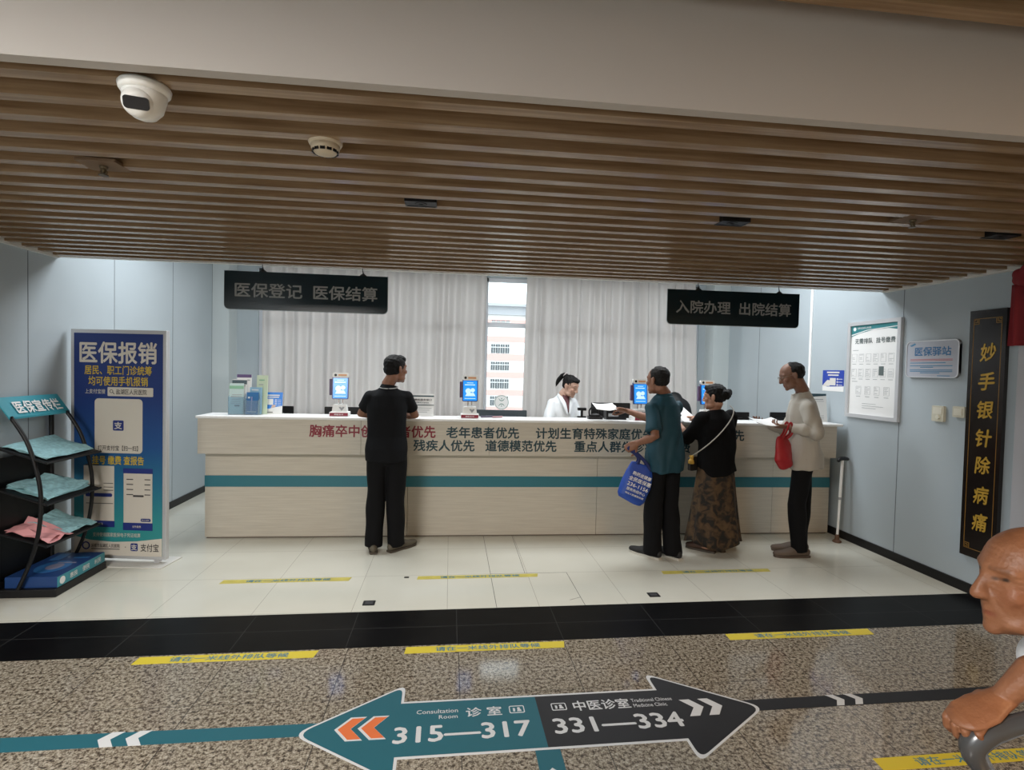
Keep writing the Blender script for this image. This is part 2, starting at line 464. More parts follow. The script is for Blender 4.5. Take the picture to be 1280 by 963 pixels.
# slatted lobby ceiling
b = BM()
box(b, XL, XR, 1.56, 4.52, ZC + .10, ZC + .13, mi=1)
for i in range(20):
    y = 1.629 + .1473 * i; box(b, XL + .035, XR - .035, y, y + .049, ZC, ZC + .10)
struct('ceiling', b, None, mats=[M_SLAT, M_BOARD])
b = BM(); ZL = 2.665
box(b, XL, XR, YF, 1.54, ZL + .10, ZL + .13, mi=1)
y = 1.475
while y > YF:
    box(b, XL + .035, XR - .035, y - .05, y, ZL, ZL + .10); y -= .1473
struct('ceiling_lobby', b, None, mats=[M_SLAT, M_BOARD])
b = BM(); box(b, XL, XR, 4.487, 4.535, ZC - .002, ZH); struct('trim_2', b, M_TRIM)           # edge of the lowered ceiling
b = BM()
for x0, x1 in ((XL, XL + .035), (XR - .035, XR)): box(b, x0, x1, 1.56, 4.5, ZC - .012, ZC + .1)
struct('trim_3', b, M_TRIM)
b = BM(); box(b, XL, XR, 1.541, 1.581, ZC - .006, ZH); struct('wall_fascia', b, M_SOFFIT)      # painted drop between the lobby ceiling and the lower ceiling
b = BM(); box(b, XL - .12, XR + .12, YF - .1, YB + .2, ZH, ZH + .1); struct('ceiling_slab', b, M_WHITE)

# ------------------------------------------------------------------ curtains
def curtain_mat():
    mt = bpy.data.materials.new('curtain_cloth'); mt.use_nodes = True; nt = mt.node_tree; N = nt.nodes; L = nt.links
    out = N['Material Output']; N.remove(N['Principled BSDF'])
    d = N.new('ShaderNodeBsdfDiffuse'); t = N.new('ShaderNodeBsdfTranslucent'); mx = N.new('ShaderNodeMixShader'); mx.inputs[0].default_value = 0.55
    d.inputs[0].default_value = (0.69, 0.67, 0.665, 1); t.inputs[0].default_value = (0.85, 0.82, 0.80, 1)
    L.new(d.outputs[0], mx.inputs[1]); L.new(t.outputs[0], mx.inputs[2]); L.new(mx.outputs[0], out.inputs[0]); return mt
M_CURT = curtain_mat()


def curtain(label, x0, x1, seed, lean0=0.0, lean1=0.0):
    rs = random.Random(seed); W = x1 - x0; n = int(W * 90); nz = 26
    # irregular folds along the width
    ph = []; p = 0
    for i in range(n + 1):
        p += (W / n) / (0.115 + 0.075 * noise.noise(Vector((i * 0.05, seed, 0)))) * 2 * PI * 0.62; ph.append(p)
    bm = BM(); grid = []
    for j in range(nz + 1):
        v = j / nz; z = 0.06 + (2.93 - 0.06) * v
        row = []
        for i in range(n + 1):
            u = i / n; x = x0 + W * u + (lean0 * (1 - u) + lean1 * u) * (1 - v)
            a = 0.052 * (0.75 + 0.5 * noise.noise(Vector((u * 9, seed + 3, v * 1.2)))) * (1 - 0.45 * max(0, (v - .9) / .1))
            y = 7.36 + a * math.sin(ph[i] + 0.5 * noise.noise(Vector((u * 5, v * 2.0, seed)))) + 0.018 * noise.noise(Vector((u * 30, v * 2, seed)))
            row.append(bm.verts.new((x, y, z)))
        grid.append(row)
    for r0, r1 in zip(grid, grid[1:]):
        for i in range(n): bm.faces.new((r0[i], r0[i + 1], r1[i + 1], r1[i]))
    o = obj('curtain', bm, M_CURT, smooth=True)
    s = o.modifiers.new('s', 'SOLIDIFY'); s.thickness = 0.002
    return tag(o, label, 'curtain', 'grey window curtains')
curtain('pale grey curtain drawn across the window left of the bare glass gap', -2.44, 0.47, 3, 0, -0.03)
curtain('pale grey curtain beside the bare glass gap, behind the nurse', 1.02, 2.20, 9, -0.04, 0.0)
curtain('pale grey curtain behind the teal-shirted man, its hem swept towards the right wall', 2.187, 3.42, 14, 0, 0.10)
b = BM(); box(b, -2.6, 3.62, 7.33, 7.39, 2.94, 2.98, 0.005)
tag(obj('curtain_track', b, M_WPL), 'white curtain track above the grey curtains', 'curtain track')

# round emblem stuck on the pane
e = thing('window_sticker', 'round white emblem sticker at the foot of the bare window gap', 'sticker', (0.722, YB + .05, 1.135))
M = face_M((0, 0, 0), (1, 0, 0), (0, 0, 1))
b = BM(); prism(b, circ(0.105, 32), 0.002, M); obj('disc', b, mat('sticker_white', (0.85, 0.86, 0.86), 0.4), e)
b = BM()
for r in (0.098,):
    o_ = circ(r, 40); i_ = circ(r - 0.006, 40)
    for k in range(40): prism(b, [o_[k], o_[(k + 1) % 40], i_[(k + 1) % 40], i_[k]], 0.003, M)
for s in (1, -1):
    arc = [(0.042 * math.cos(a), s * (0.062 - 0.045 * math.sin(a))) for a in [PI * (0.1 + 0.8 * t / 10) for t in range(11)]]
    for (xa, ya), (xb, yb) in zip(arc, arc[1:]): prism(b, [(xa, ya), (xb, yb), (xb, yb + s * .012), (xa, ya + s * .012)], 0.003, M)
    prism(b, circ(0.008, 10, 0, s * 0.052), 0.003, M)
obj('emblem', b, mat('sticker_green', (0.18, 0.30, 0.27), 0.5), e)

# ------------------------------------------------------------------ building across the yard
YO = 68.0; K = YO / 30
bd = thing('apartment_building', 'pale pink and white apartment building seen through the window gap', 'building', (0, YO, 0))
def zo(z30): return 1.6 + (z30 - 1.6) * K
b = BM(); box(b, -40, 60, 0, 12, -14, zo(4.6)); obj('wall', b, mat('outside_white', (0.80, 0.78, 0.76), 0.8), bd)
b = BM()
for z0, z1 in ((4.0, 4.35), (3.115, 3.426), (2.09, 2.447), (1.13, 1.44), (0.15, 0.45), (-0.80, -0.5), (-1.75, -1.45)): box(b, -40, 60, -0.08, 0.05, zo(z0), zo(z1))
obj('spandrel', b, mat('outside_pink', (0.72, 0.44, 0.40), 0.8), bd)
b = BM(); box(b, -41, 61, -1.2, 12.5, zo(5.05), zo(5.2)); box(b, -41, 61, -0.5, 12.5, zo(4.6), zo(5.05)); obj('roof', b, mat('outside_roof', (0.42, 0.43, 0.46), 0.7), bd)
M_OWIN = mat('outside_window', (0.07, 0.08, 0.09), 0.3)
M_OW2 = mat('outside_sash', (0.75, 0.75, 0.75), 0.6)
for bay in range(-1, 3):
    x0 = 5.05 + bay * 9.0
    for zt, zb in ((4.30, 4.05), (2.98, 2.488), (1.998, 1.552), (1.04, 0.53), (0.08, -0.42)):
        f = BM()
        for k in range(4): box(f, x0 + k * .6, x0 + k * .6 + .46, -.12, .02, zo(zb), zo(zt))
        w = obj('window', f, M_OWIN, bd)
        f = BM(); zz = zo(zb) + (zo(zt) - zo(zb)) * .66; box(f, x0 - .05, x0 + 2.4, -.16, -.1, zz - .05, zz + .05)
        for k in range(4): box(f, x0 + k * .6 + .21, x0 + k * .6 + .25, -.16, -.1, zo(zb), zo(zt))
        obj('sash', f, M_OW2, w)
b = BM(); box(b, -80, 80, 8.5, 140, -12.2, -12); struct('ground_outside', b, mat('yard', (0.3, 0.3, 0.28), 0.9))

# ------------------------------------------------------------------ service counter
CA = math.radians(-0.8347); CO = Vector((-2.189, 5.158, 0))
def ctr(x, y, z=0.0): return CO + Vector((x * math.cos(CA) - y * math.sin(CA), x * math.sin(CA) + y * math.cos(CA), z))


CTOP = 1.135
c = thing('service_counter', 'long cream hospital service counter with a teal stripe and priority notices', 'counter', CO, CA)
b = BM()
for x0, x1 in ((0, 1.81), (1.8135, 3.626), (3.6295, 5.43), (5.4335, 6.04)): box(b, x0, x1, 0, 0.62, 0.012, 0.80)
obj('base', b, M_COUNTER, c)
b = BM(); box(b, 0.01, 6.03, 0.012, 0.6, 0, 0.012); obj('plinth', b, mat('plinth_brown', (0.12, 0.085, 0.06), 0.6), c)
b = BM()
for x0, x1 in ((0, 1.40), (1.4025, 2.56), (2.5625, 4.1), (4.1025, 5.99)): box(b, x0, x1, -0.15, 0.05, 0.798, 1.115)
obj('front_panel', b, M_COUNTER, c)
b = BM(); box(b, -0.012, 6.04, -0.172, 0.16, 1.110, CTOP, 0.006); obj('countertop', b, M_TOP, c)
b = BM(); box(b, -0.003, 6.043, -0.004, 0.0, 0.474, 0.577); obj('stripe', b, M_TEAL, c)
b = BM(); box(b, 0.02, 6.03, 0.16, 0.75, 0.72, 0.75); box(b, 0.02, 6.02, 0.60, 0.62, 0.75, 0.751); obj('desk_top', b, M_COUNTER, c)
FM = lambda x, z, d: face_M((x, d, z), (1, 0, 0), (0, 0, 1))
b = BM(); text_bm(b, '胸痛卒中创伤患者优先', 1.115, 0.108, FM(1.509, 1.012, -0.15), 0.022); obj('lettering', b, M_RED, c)
b = BM()
for s, x0, x1, z in (('老年患者优先', 2.166, 2.835, 1.010), ('计划生育特殊家庭优先', 2.995, 4.125, 1.012), ('退役军人优先', 4.36, 5.03, 1.010),
                     ('残疾人优先', 1.872, 2.425, .888), ('道德模范优先', 2.528, 3.19, .890), ('重点人群先诊疗后付费', 3.362, 4.49, .890)):
    text_bm(b, s, x1 - x0, 0.103, FM((x0 + x1) / 2, z, -0.15), 0.022)
obj('lettering', b, M_NAVY, c)

# ------------------------------------------------------------------ things on the counter
def payment_terminal(x, d, rz, label, yellow=False):
    t = thing('payment_terminal', label, 'payment terminal', ctr(x, d, CTOP), CA + rz, 'face scan payment terminals on the counter')
    b = BM(); box(b, -.085, .085, -.07, .07, 0, .04, .006); obj('base', b, M_WPL, t)
    b = BM(); box(b, -.080, .080, -.0735, -.06, .005, .034); text_bm(b, '刷脸支付', .08, .014, FM(0, .0195, -.0735), 0, mi=1); obj('label_strip', b, None, t, mats=[mat('maroon', (0.22, .012, .03), .4), M_WPL])
    b = BM(); prism(b, [(-.068, 0), (.068, 0), (.058, .075), (-.058, .075)], .09, FM(0, .03, .05)); obj('housing', b, M_WPL, t)
    b = BM(); prism(b, [(-.01, .0), (-.026, .02), (-.014, .026), (0, .018), (.014, .026), (.026, .02), (.01, 0), (0, -.012)], .002, FM(.02, .062, -.04)); obj('emblem', b, M_GREY, t)
    b = BM()
    for s in (-.018, .018): tube(b, [(s, .02, .09), (s, .01, .2)], .006)
    obj('post', b, M_CHROME, t)
    T = Matrix.Translation((0, 0, .255)) @ Matrix.Rotation(math.radians(-6), 4, 'X')
    b = BM(); prism(b, rrect(-.073, .073, -.1, .135, .012), .024, T @ FM(0, 0, .024)); body = obj('screen_body', b, mat('terminal_blue', (.02, .07, .22), .3), t)
    b = BM(); prism(b, rrect(-.073, .073, .098, .145, .012), .027, T @ FM(0, 0, .025)); prism(b, circ(.012, 14, -.045, .122), .0285, T @ FM(0, 0, .025), mi=1); quad(b, T @ FM(0, 0, .025), -.02, .055, .114, .13, .0285, 2)
    obj('camera_bar', b, None, t, mats=[M_WPL, M_BLK, mat('bar_orange', (.65, .32, .14), .4)])
    b = BM(); quad(b, T @ FM(0, 0, 0), -.064, .064, -.092, .094, .001)
    s = obj('screen', b, M_GLOW, t)
    b = BM(); q = T @ FM(0, 0, 0)
    quad(b, q, -.05, .045, .052, .060, .002); quad(b, q, -.03, .03, .072, .077, .002)
    prism(b, circ(.026, 18, -.018, -.002), .002, q); prism(b, circ(.02, 18, .024, .006), .002, q)
    prism(b, [(-.045, -.05), (.05, -.05), (.035, -.02), (-.03, -.02)], .002, q); quad(b, q, -.05, .05, -.075, -.07, .002)
    obj('screen_picture', b, M_GLOWW, s)
    b = BM(); box(b, -.098, -.074, .0, .03, .19, .34, .003); obj('card_slot', b, mat('slot_purple', (.10, .06, .14), .4), t)
    return t
payment_terminal(1.185, -.01, 0.05, 'payment terminal with a blue screen left of the man in black')
payment_terminal(2.378, -.03, 0, 'payment terminal with a blue screen in front of the bare window gap')
payment_terminal(4.03, -.02, 0.1, 'payment terminal partly hidden by the head of the man in the teal polo')
payment_terminal(4.76, .08, 0.0, 'payment terminal partly hidden by the head of the woman in black')

# brochure holder with leaflets
def leaflet(x, y, z, w, h, lean, rz, mats_, label, bands):
    t = thing('leaflet', label, 'leaflet', ctr(x, y, z), CA + rz, 'leaflets in the brochure holder')
    T = Matrix.Rotation(math.radians(-lean), 4, 'X')
    b = BM(); box(b, -w / 2, w / 2, -.003, .003, 0, h, 0, T); obj('sheet', b, mats_, t)
    b = BM()
    for (v0, v1, u0, u1, mi) in bands: quad(b, T @ FM(0, 0, -.003), -w / 2 + u0 * w, -w / 2 + u1 * w, v0 * h, v1 * h, .001, mi)
    obj('print', b, None, t, mats=[M_NAVY, M_GREYINK, M_BBLUE, mat('print_green', (.25, .5, .33), .5), mat('print_violet', (.10, .06, .17), .5), M_PAPER, mat('print_lilac', (.45, .40, .62), .5)])
M_LCY = mat('leaflet_mint', (.55, .70, .69), .5)
def holder(x, y, w, h, rz, label):
    t = thing('brochure_holder', label, 'brochure holder', ctr(x, y, CTOP), CA + rz, 'clear brochure holders')
    M_CL = mat('clear_acrylic', (.62, .78, .88), .08, trans=.85)
    b = BM(); box(b, -w / 2, w / 2, -.045, -.042, 0, h); obj('front', b, M_CL, t)
    b = BM(); box(b, -w / 2, w / 2, .045, .048, 0, h * 1.5); obj('back', b, M_CL, t)
    for s in (-1, 1):
        b = BM(); prism(b, [(-.042, .003), (.045, .003), (.045, h * 1.35), (-.042, h)], .003, Matrix.Translation((s * (w / 2 - .0015) - .0015, 0, 0)) @ Matrix(((0, 0, 1, 0), (1, 0, 0, 0), (0, 1, 0, 0), (0, 0, 0, 1)))); obj('side', b, M_CL, t)
    b = BM(); box(b, -w / 2 + .003, w / 2 - .003, -.042, .045, 0, .003); obj('base', b, M_CL, t)
holder(.275, .0, .135, .16, .12, 'clear brochure holder at the left end of the counter with tall pale leaflets')
holder(.415, .0, .125, .13, -.1, 'clear brochure holder with blue leaflets next to the blue code sign')
stdb = [(.82, .92, 0, 1, 3), (.55, .58, .12, .9, 1), (.62, .64, .2, .9, 1), (.47, .49, .15, .8, 1), (.4, .42, .15, .8, 1), (.25, .30, .4, .75, 0), (.34, .36, .1, .8, 1)]
leaflet(.272, -.030, CTOP + .004, .12, .28, 6, .12, M_LCY, 'mint leaflet in front in the left brochure holder', stdb)
leaflet(.285, .00, CTOP + .004, .125, .315, 6, .10, M_PAPER, 'white leaflet with a teal heading in the left brochure holder', [(.86, .98, 0, 1, 0), (.80, .83, .1, .9, 1)])
leaflet(.315, .028, CTOP + .004, .125, .36, 5, .08, M_PAPER, 'tallest white leaflet with a dark violet heading in the left brochure holder', [(.92, 1, 0, 1, 4), (.84, .87, .1, .9, 1)])
leaflet(.41, -.030, CTOP + .004, .105, .20, 5, -.1, mat('leaflet_blue', (.03, .17, .42), .4), 'blue leaflet with a pink stripe in the right brochure holder', [(.15, .8, .42, .5, 6), (.72, .8, .12, .3, 5), (.1, .14, .1, .9, 5)])
leaflet(.43, .00, CTOP + .004, .11, .245, 4, -.1, mat('leaflet_ltblue', (.30, .52, .68), .4), 'light blue leaflet behind the blue one in the right brochure holder', [(.88, .92, .15, .7, 5)])
leaflet(.475, .028, CTOP + .004, .10, .355, 3, -.1, mat('leaflet_green', (.60, .70, .52), .5), 'tall pale green leaflet in the right brochure holder', [(.86, .89, .2, .7, 3), (.75, .77, .2, .6, 1)])

def desk_sign(x, d, w, h, label, kind, rz=0.0):
    t = thing('desk_sign', label, 'sign', ctr(x, d, CTOP), CA + rz)
    T = Matrix.Rotation(math.radians(-8), 4, 'X')
    b = BM(); box(b, -w / 2, w / 2, 0, .004, 0, h, 0, T); pn = obj('panel', b, M_WPL, t)
    b = BM(); box(b, -w / 2, w / 2, 0.0, .07, 0, .004); obj('foot', b, M_WPL, t)
    b = BM(); q = T @ FM(0, 0, 0)
    if kind == 'blue':
        quad(b, q, -w / 2, w / 2, .045, h, .001, 0); quad(b, q, -w * .33, w * .33, h * .83, h * .89, .002, 1); quad(b, q, -w * .3, w * .3, h * .75, h * .79, .002, 1)
        quad(b, q, -w * .42, w * .0, h * .43, h * .70, .002, 1)
        for k in range(4): quad(b, q, w * .08, w * .2, h * (.64 - k * .075), h * (.67 - k * .075), .002, 1); quad(b, q, w * .24, w * .42, h * (.645 - k * .075), h * (.66 - k * .075), .002, 1)
        prism(b, [(-w / 2, .045), (w / 2, .045), (w / 2, .08), (w * .2, .07), (-w * .1, .055)], .002, q, 2); prism(b, [(-w * .1, .055), (w * .15, .07), (w * .1, .09), (-w * .05, .085)], .0025, q, 3)
        quad(b, q, -w * .4, w * .0, .015, .022, .002, 4)
    elif kind == 'card':
        quad(b, q, -w / 2, w / 2, h * .87, h * .93, .001, 5); quad(b, q, -w / 2, w / 2, h * .49, h * .52, .001, 5); text_bm(b, '便民服务窗口', w * .8, h * .09, q @ Matrix.Translation((0, h * .74, 0)), .012, mi=4)
        text_bm(b, '温馨提示请排队', w * .6, h * .06, q @ Matrix.Translation((-w * .03, h * .61, 0)), 0, mi=5)
        for k in range(3): quad(b, q, -w * .3, w * (.4 - k * .1), h * (.36 - k * .09), h * (.38 - k * .09), .001, 6)
    else:
        prism(b, [(-w / 2, h), (-w / 2, h * .86), (0, h * .90), (w / 2, h * .93), (w / 2, h)], .001, q, 5)
        quad(b, q, -w * .3, w * .34, h * .78, h * .81, .001, 6); quad(b, q, -w * .34, w * .38, h * .72, h * .735, .001, 6)
        quad(b, q, -w * .15, w * .02, h * .30, h * .34, .001, 4)
        for k in range(4): quad(b, q, -w * .3, w * .33, h * (.22 - k * .04), h * (.23 - k * .04), .001, 6)
    obj('print', b, None, pn, mats=[M_BBLUE, M_PAPER, M_PAPER, mat('hand_skin_print', (.62, .45, .36), .5), M_INK, M_NAVY, M_GREYINK])
desk_sign(.566, .05, .165, .205, 'small blue and white code sign beside the brochure holders', 'blue')
desk_sign(1.936, .05, .205, .215, 'white notice card with blue bands right of the man in black', 'card')
desk_sign(6.0 - .07, .06, .22, .29, 'acrylic notice stand behind the man in the pale shirt', 'stand')

# pens and small things near the second terminal
b = BM(); tube(b, [ctr(2.49, .03, CTOP + .008), ctr(2.60, .06, CTOP + .008)], .008, rounded=True); tag(obj('pen', b, mat('pen_purple', (.10, .09, .14), .4)), 'dark pen lying on the counter beside the terminal at the window gap', 'pen')
b = BM(); tube(b, [ctr(2.60, .0, CTOP + .008), ctr(2.69, .05, CTOP + .008)], .008, rounded=True); tag(obj('pen', b, mat('pen_pink', (.45, .25, .27), .4)), 'pink pen lying on the counter right of the dark pen', 'pen')

# monitors on the staff desk (backs to the public)
def monitor(x0, x1, ztop, d, label, h=.3, body=M_BLK):
    cx = (x0 + x1) / 2; w = x1 - x0
    p = ctr(0, 0); X = cx - CO.x
    t = thing('monitor', label, 'monitor', ctr(X, d, .75), CA, 'monitors on the staff desk')
    zt = ztop - .75
    b = BM(); prism(b, rrect(-w / 2, w / 2, zt - h, zt, .008), .022, FM(0, 0, .022)); prism(b, rrect(-w * .32, w * .32, zt - h * .85, zt - h * .2, .02), .02, FM(0, 0, 0)); obj('screen_back', b, body, t)
    b = BM(); box(b, -.025, .025, .0, .02, .01, zt - h * .5, .004, Matrix.Translation((0, -.02, 0))); obj('neck', b, M_BLKM, t)
    b = BM(); prism(b, rrect(-.11, .11, -.08, .08, .02), .012); obj('foot', b, M_BLKM, t)
    return t
M_MON = mat('monitor_grey', (.055, .075, .09), .35)
monitor(-2.12, -1.60, 1.172, .60, 'black monitor behind the blue code sign at the left end')
monitor(-1.27, -.79, 1.178, .52, 'black monitor behind the first terminal, partly hidden by the man in black')
monitor(.262, .812, 1.166, .60, 'grey-backed monitor below the bare window gap', body=M_MON)
monitor(1.513, 1.945, 1.262, .60, 'black monitor right of the nurse', .36)
monitor(2.93, 3.31, 1.183, .60, 'black monitor right of the woman in black')
monitor(3.575, 3.86, 1.186, .62, 'black monitor behind the papers held by the man in the pale shirt')
# microphone stand and black intercom beside the monitor by the nurse
t = thing('intercom', 'black desk intercom standing on the counter right of the nurse', 'intercom', ctr(3.60, .03, CTOP), CA)
b = BM(); prism(b, rrect(-.07, .07, -.04, .05, .015), .028); obj('base', b, M_BLK, t)
b = BM(); tube(b, [(-.05, .02, .02), (-.055, .02, .08), (-.02, .02, .115), (.04, .01, .10), (.07, .0, .05)], .008, k=4); obj('arm', b, M_BLK, t)
b = BM(); ell(b, (.0, .0, .035), (.05, .035, .022)); obj('speaker', b, M_BLK, t, smooth=True)
t = thing('document_scanner', 'black scanner on the counter beside the intercom, under the held paper', 'scanner', ctr(3.80, .03, CTOP), CA)
b = BM(); prism(b, [(-.1, 0), (.1, 0), (.1, .06), (.04, .085), (-.1, .11)], .1, FM(0, 0, .06)); obj('housing', b, M_BLK, t)
b = BM(); box(b, -.08, .02, -.042, -.039, .03, .06); obj('slot', b, M_GREY, t)
t = thing('monitor_stand', 'black stand with clamps left of the monitor by the nurse', 'stand', ctr(3.70 - .12, .52, .75), CA)
b = BM(); box(b, -.06, .06, -.06, .06, 0, .02, .004); obj('base', b, M_BLK, t)
b = BM(); tube(b, [(0, 0, .02), (0, 0, .45)], .014); obj('pole', b, M_BLKM, t)
for z in (.34, .43):
    b = BM(); box(b, -.045, .045, -.025, .025, z, z + .03, .004); obj('clamp', b, M_BLK, t)
t = thing('office_chair', 'black chair behind the counter between the man in teal and the woman', 'chair', (2.77, 6.35, 0))
b = BM(); tube(b, [(0, .02, .62), (0, .0, 1.0), (0, .02, 1.22), (0, .05, 1.29)], [(.17, .03), (.2, .035), (.17, .035), (.09, .03)], n=16, rounded=True, k=3); obj('backrest', b, M_BLK, t, smooth=True)
b = BM(); prism(b, rrect(-.23, .23, -.22, .22, .06), .07, Matrix.Translation((0, -.2, .46))); obj('seat', b, M_BLK, t)
b = BM(); tube(b, [(0, -.2, .06), (0, -.2, .47)], .03); obj('column', b, M_BLKM, t)
b = BM(); tube(b, [(0, -.02, .5), (0, .03, .62), (0, .03, .8)], (.03, .012)); obj('back_bar', b, M_BLKM, t)
for k in range(5):
    a = 2 * PI * k / 5; b = BM(); tube(b, [(0, -.2, .07), (.25 * math.cos(a), -.2 + .25 * math.sin(a), .035)], .018, rounded=True); ell(b, (.25 * math.cos(a), -.2 + .25 * math.sin(a), .022), (.022,) * 3, sub=2); obj('leg', b, M_BLKM, t)

# ------------------------------------------------------------------ hanging signs
def hanging_sign(x0, x1, z0, z1, text, label, word2):
    Y = 4.40; w = x1 - x0; h = z1 - z0
    t = thing('hanging_sign', label, 'sign', ((x0 + x1) / 2, Y, z0), 0)
    b = BM(); prism(b, rrect(-w / 2, w / 2, 0, h, .035, corners=(0, 0, 1, 1)), .016, FM(0, 0, .008)); obj('board', b, M_SIGN, t)
    b = BM(); prism(b, rrect(-w / 2 - .004, w / 2 + .004, -.004, h + .002, .037, corners=(0, 0, 1, 1)), .006, FM(0, 0, .003)); obj('edge', b, mat('sign_edge', (.35, .40, .42), .3), t)
    b = BM()
    text_bm(b, text, w * .405, h * .37, FM(-w * .233, h * .51, -.008), .016); text_bm(b, word2, w * .395, h * .37, FM(w * .237, h * .51, -.008), .016)
    obj('lettering', b, M_SIGNTX, t)
    for s in (-.27, .345):
        b = BM(); tube(b, [(w * s, 0, h), (w * s, 0, h + .02), (w * s - .006, 0, h + .045), (w * s - .004, 0, 2.375 - z0)], [.007, .005, .003, .002]); prism(b, [(-.03, 0), (.03, 0), (.008, .018), (-.008, .018)], .008, FM(w * s, h, .004)); obj('hook', b, M_BLK, t)
hanging_sign(-1.735, -.507, 2.017, 2.309, '医保登记', 'dark teal hanging sign for insurance registration above the left half of the counter', '医保结算')
hanging_sign(1.805, 2.99, 2.016, 2.307, '入院办理', 'dark teal hanging sign for admission above the right half of the counter', '出院结算')

# ------------------------------------------------------------------ floor stickers
FL = lambda x, y, a=0.0: Matrix.Translation((x, y, 0.0002)) @ Matrix.Rotation(a, 4, 'Z')
def tape(x0, x1, yc, w, label, m, worn=False, skew=.035):
    L = x1 - x0
    t = thing('floor_tape', label, 'floor tape', ((x0 + x1) / 2, yc, 0), math.radians(.4))
    b = BM(); prism(b, [(-L / 2, -w / 2), (L / 2, -w / 2), (L / 2 + skew * .4, w / 2), (-L / 2 + skew * .2, w / 2)], .0012, FL(0, 0)); obj('strip', b, m, t)
    b = BM(); text_bm(b, '请在一米线外排队等候', L * .66, w * .66, Matrix.Translation((L * .02, 0, .0014)), .014, depth=.0004); obj('lettering', b, M_TAPETX, t)
G = None
tape(-1.633, -.722, 4.118, .068, 'worn yellow queue tape on the cream tiles, behind the man in black to the left', M_YELW)
tape(-.221, .700, 4.118, .062, 'worn yellow queue tape on the cream tiles crossing the cut tile joints', M_YELW)
tape(1.713, 2.626, 4.122, .062, 'worn yellow queue tape on the cream tiles behind the woman in the long skirt', M_YELW)
tape(-1.64, -.715, 3.046, .072, 'bright yellow queue tape on the granite above the teal line', M_YEL)
tape(-.226, .685, 3.056, .070, 'bright yellow queue tape on the granite above the middle of the arrow sign', M_YEL)
tape(1.705, 2.655, 3.078, .072, 'bright yellow queue tape on the granite above the black line', M_YEL)
tape(1.786, 2.71, 2.004, .070, 'bright yellow queue tape nearest the old man with the cane', M_YEL)

def chevron(bm, x, y, s, wid, M, dirx=1, th=.0014, mi=0, lean=0.0):
    """a > shaped mark pointing to dirx"""
    p = [(0, s), (wid, s), (wid + s * .75, 0), (wid, -s), (0, -s), (s * .75, 0)]
    p = [(x + dirx * a, y + bb) for a, bb in p]
    if dirx < 0: p = p[::-1]
    prism(bm, p, th, M, mi)


t = thing('floor_line', 'teal guide line on the granite leading left from the arrow sign', 'floor line', (0, 0, 0))
b = BM(); prism(b, [(XL, 2.362), (-.5, 2.366), (-.5, 2.448), (XL, 2.462)], .001, FL(0, 0)); obj('strip', b, M_TEALF, t)
b = BM(); chevron(b, -1.36, 2.41, .046, .05, FL(0, 0), -1, .0016); chevron(b, -1.25, 2.41, .046, .05, FL(0, 0), -1, .0016); obj('arrow_mark', b, M_WHITEF, t)
t = thing('floor_line', 'black guide line on the granite leading right from the arrow sign', 'floor line', (0, 0, 0))
b = BM(); prism(b, [(1.35, 2.378), (XR, 2.400), (XR, 2.485), (1.35, 2.462)], .001, FL(0, 0)); obj('strip', b, M_DARKF, t)
b = BM(); chevron(b, 1.90, 2.428, .042, .04, FL(0, 0), 1, .0016); chevron(b, 2.0, 2.43, .042, .04, FL(0, 0), 1, .0016); obj('arrow_mark', b, M_WHITEF, t)
t = thing('floor_line', 'teal guide line on the granite running towards the viewer from the arrow sign', 'floor line', (0, 0, 0))
b = BM(); prism(b, [(.385, 1.2), (.492, 1.2), (.492, 2.23), (.385, 2.23)], .001, FL(0, 0)); obj('strip', b, M_TEALF, t)
b = BM(); M_ = FL(.4385, 2.04, PI / 2); prism(b, [(-.12, -.054), (0, -.054), (.055, 0), (0, .054), (-.12, .054), (-.065, 0)], .0016, M_); obj('arrow_mark', b, M_WHITEF, t)

t = thing('floor_arrow_sign', 'two-headed teal and charcoal floor arrow with room numbers', 'floor sign', (0.442, 2.39, 0), math.radians(.6))
def arrow_poly(g):
    def hx(x): return x - .442
    yb, yt = -.178 - g, .178 + g
    L = [(hx(-.581) - g * 1.3, 0.015)]
    left = [(-.60, .20 + .0), ]
    P = []
    # left head, then right head, with rounded corners
    def rnd(pts, rad=.05, n=5):
        out = []
        for i in range(len(pts)):
            p0, p1, p2 = Vector(pts[i - 1]), Vector(pts[i]), Vector(pts[(i + 1) % len(pts)])
            r = rad[i] if isinstance(rad, list) else rad
            if r == 0: out.append(tuple(p1)); continue
            a = p1 + (p0 - p1).normalized() * r; c2 = p1 + (p2 - p1).normalized() * r
            for k in range(n + 1):
                s = k / n; q = a * (1 - s) ** 2 + p1 * 2 * s * (1 - s) + c2 * s * s; out.append(tuple(q))
        return out
    xl, xr = hx(-.20), hx(1.065)
    xtl, xtr = hx(-.63) - g * 1.4, hx(1.515) + g * 1.4
    pts = [(xtl, 0), (xl + g, -.30 - g * 1.6), (xl + g, yb), (xr - g, yb), (xr - g, -.30 - g * 1.6), (xtr, 0), (xr - g, .31 + g * 1.6), (xr - g, yt), (xl + g, yt), (xl + g, .31 + g * 1.6)]
    return rnd(pts, [.07, .055, .0, .0, .055, .07, .055, 0, 0, .055])
b = BM(); prism(b, arrow_poly(.013), .0014, FL(0, 0)); obj('border', b, M_WHITEF, t)
full = arrow_poly(0.0)
def clip(poly, keep_left):
    out = []
    xs = lambda y: .0 - .0 * y
    n = len(poly)
    for i in range(n):
        a, c2 = poly[i], poly[(i + 1) % n]
        ia = (a[0] <= 0) == keep_left; ic = (c2[0] <= 0) == keep_left
        if ia: out.append(a)
        if ia != ic:
            s = (0 - a[0]) / (c2[0] - a[0]); out.append((0, a[1] + s * (c2[1] - a[1])))
    return out
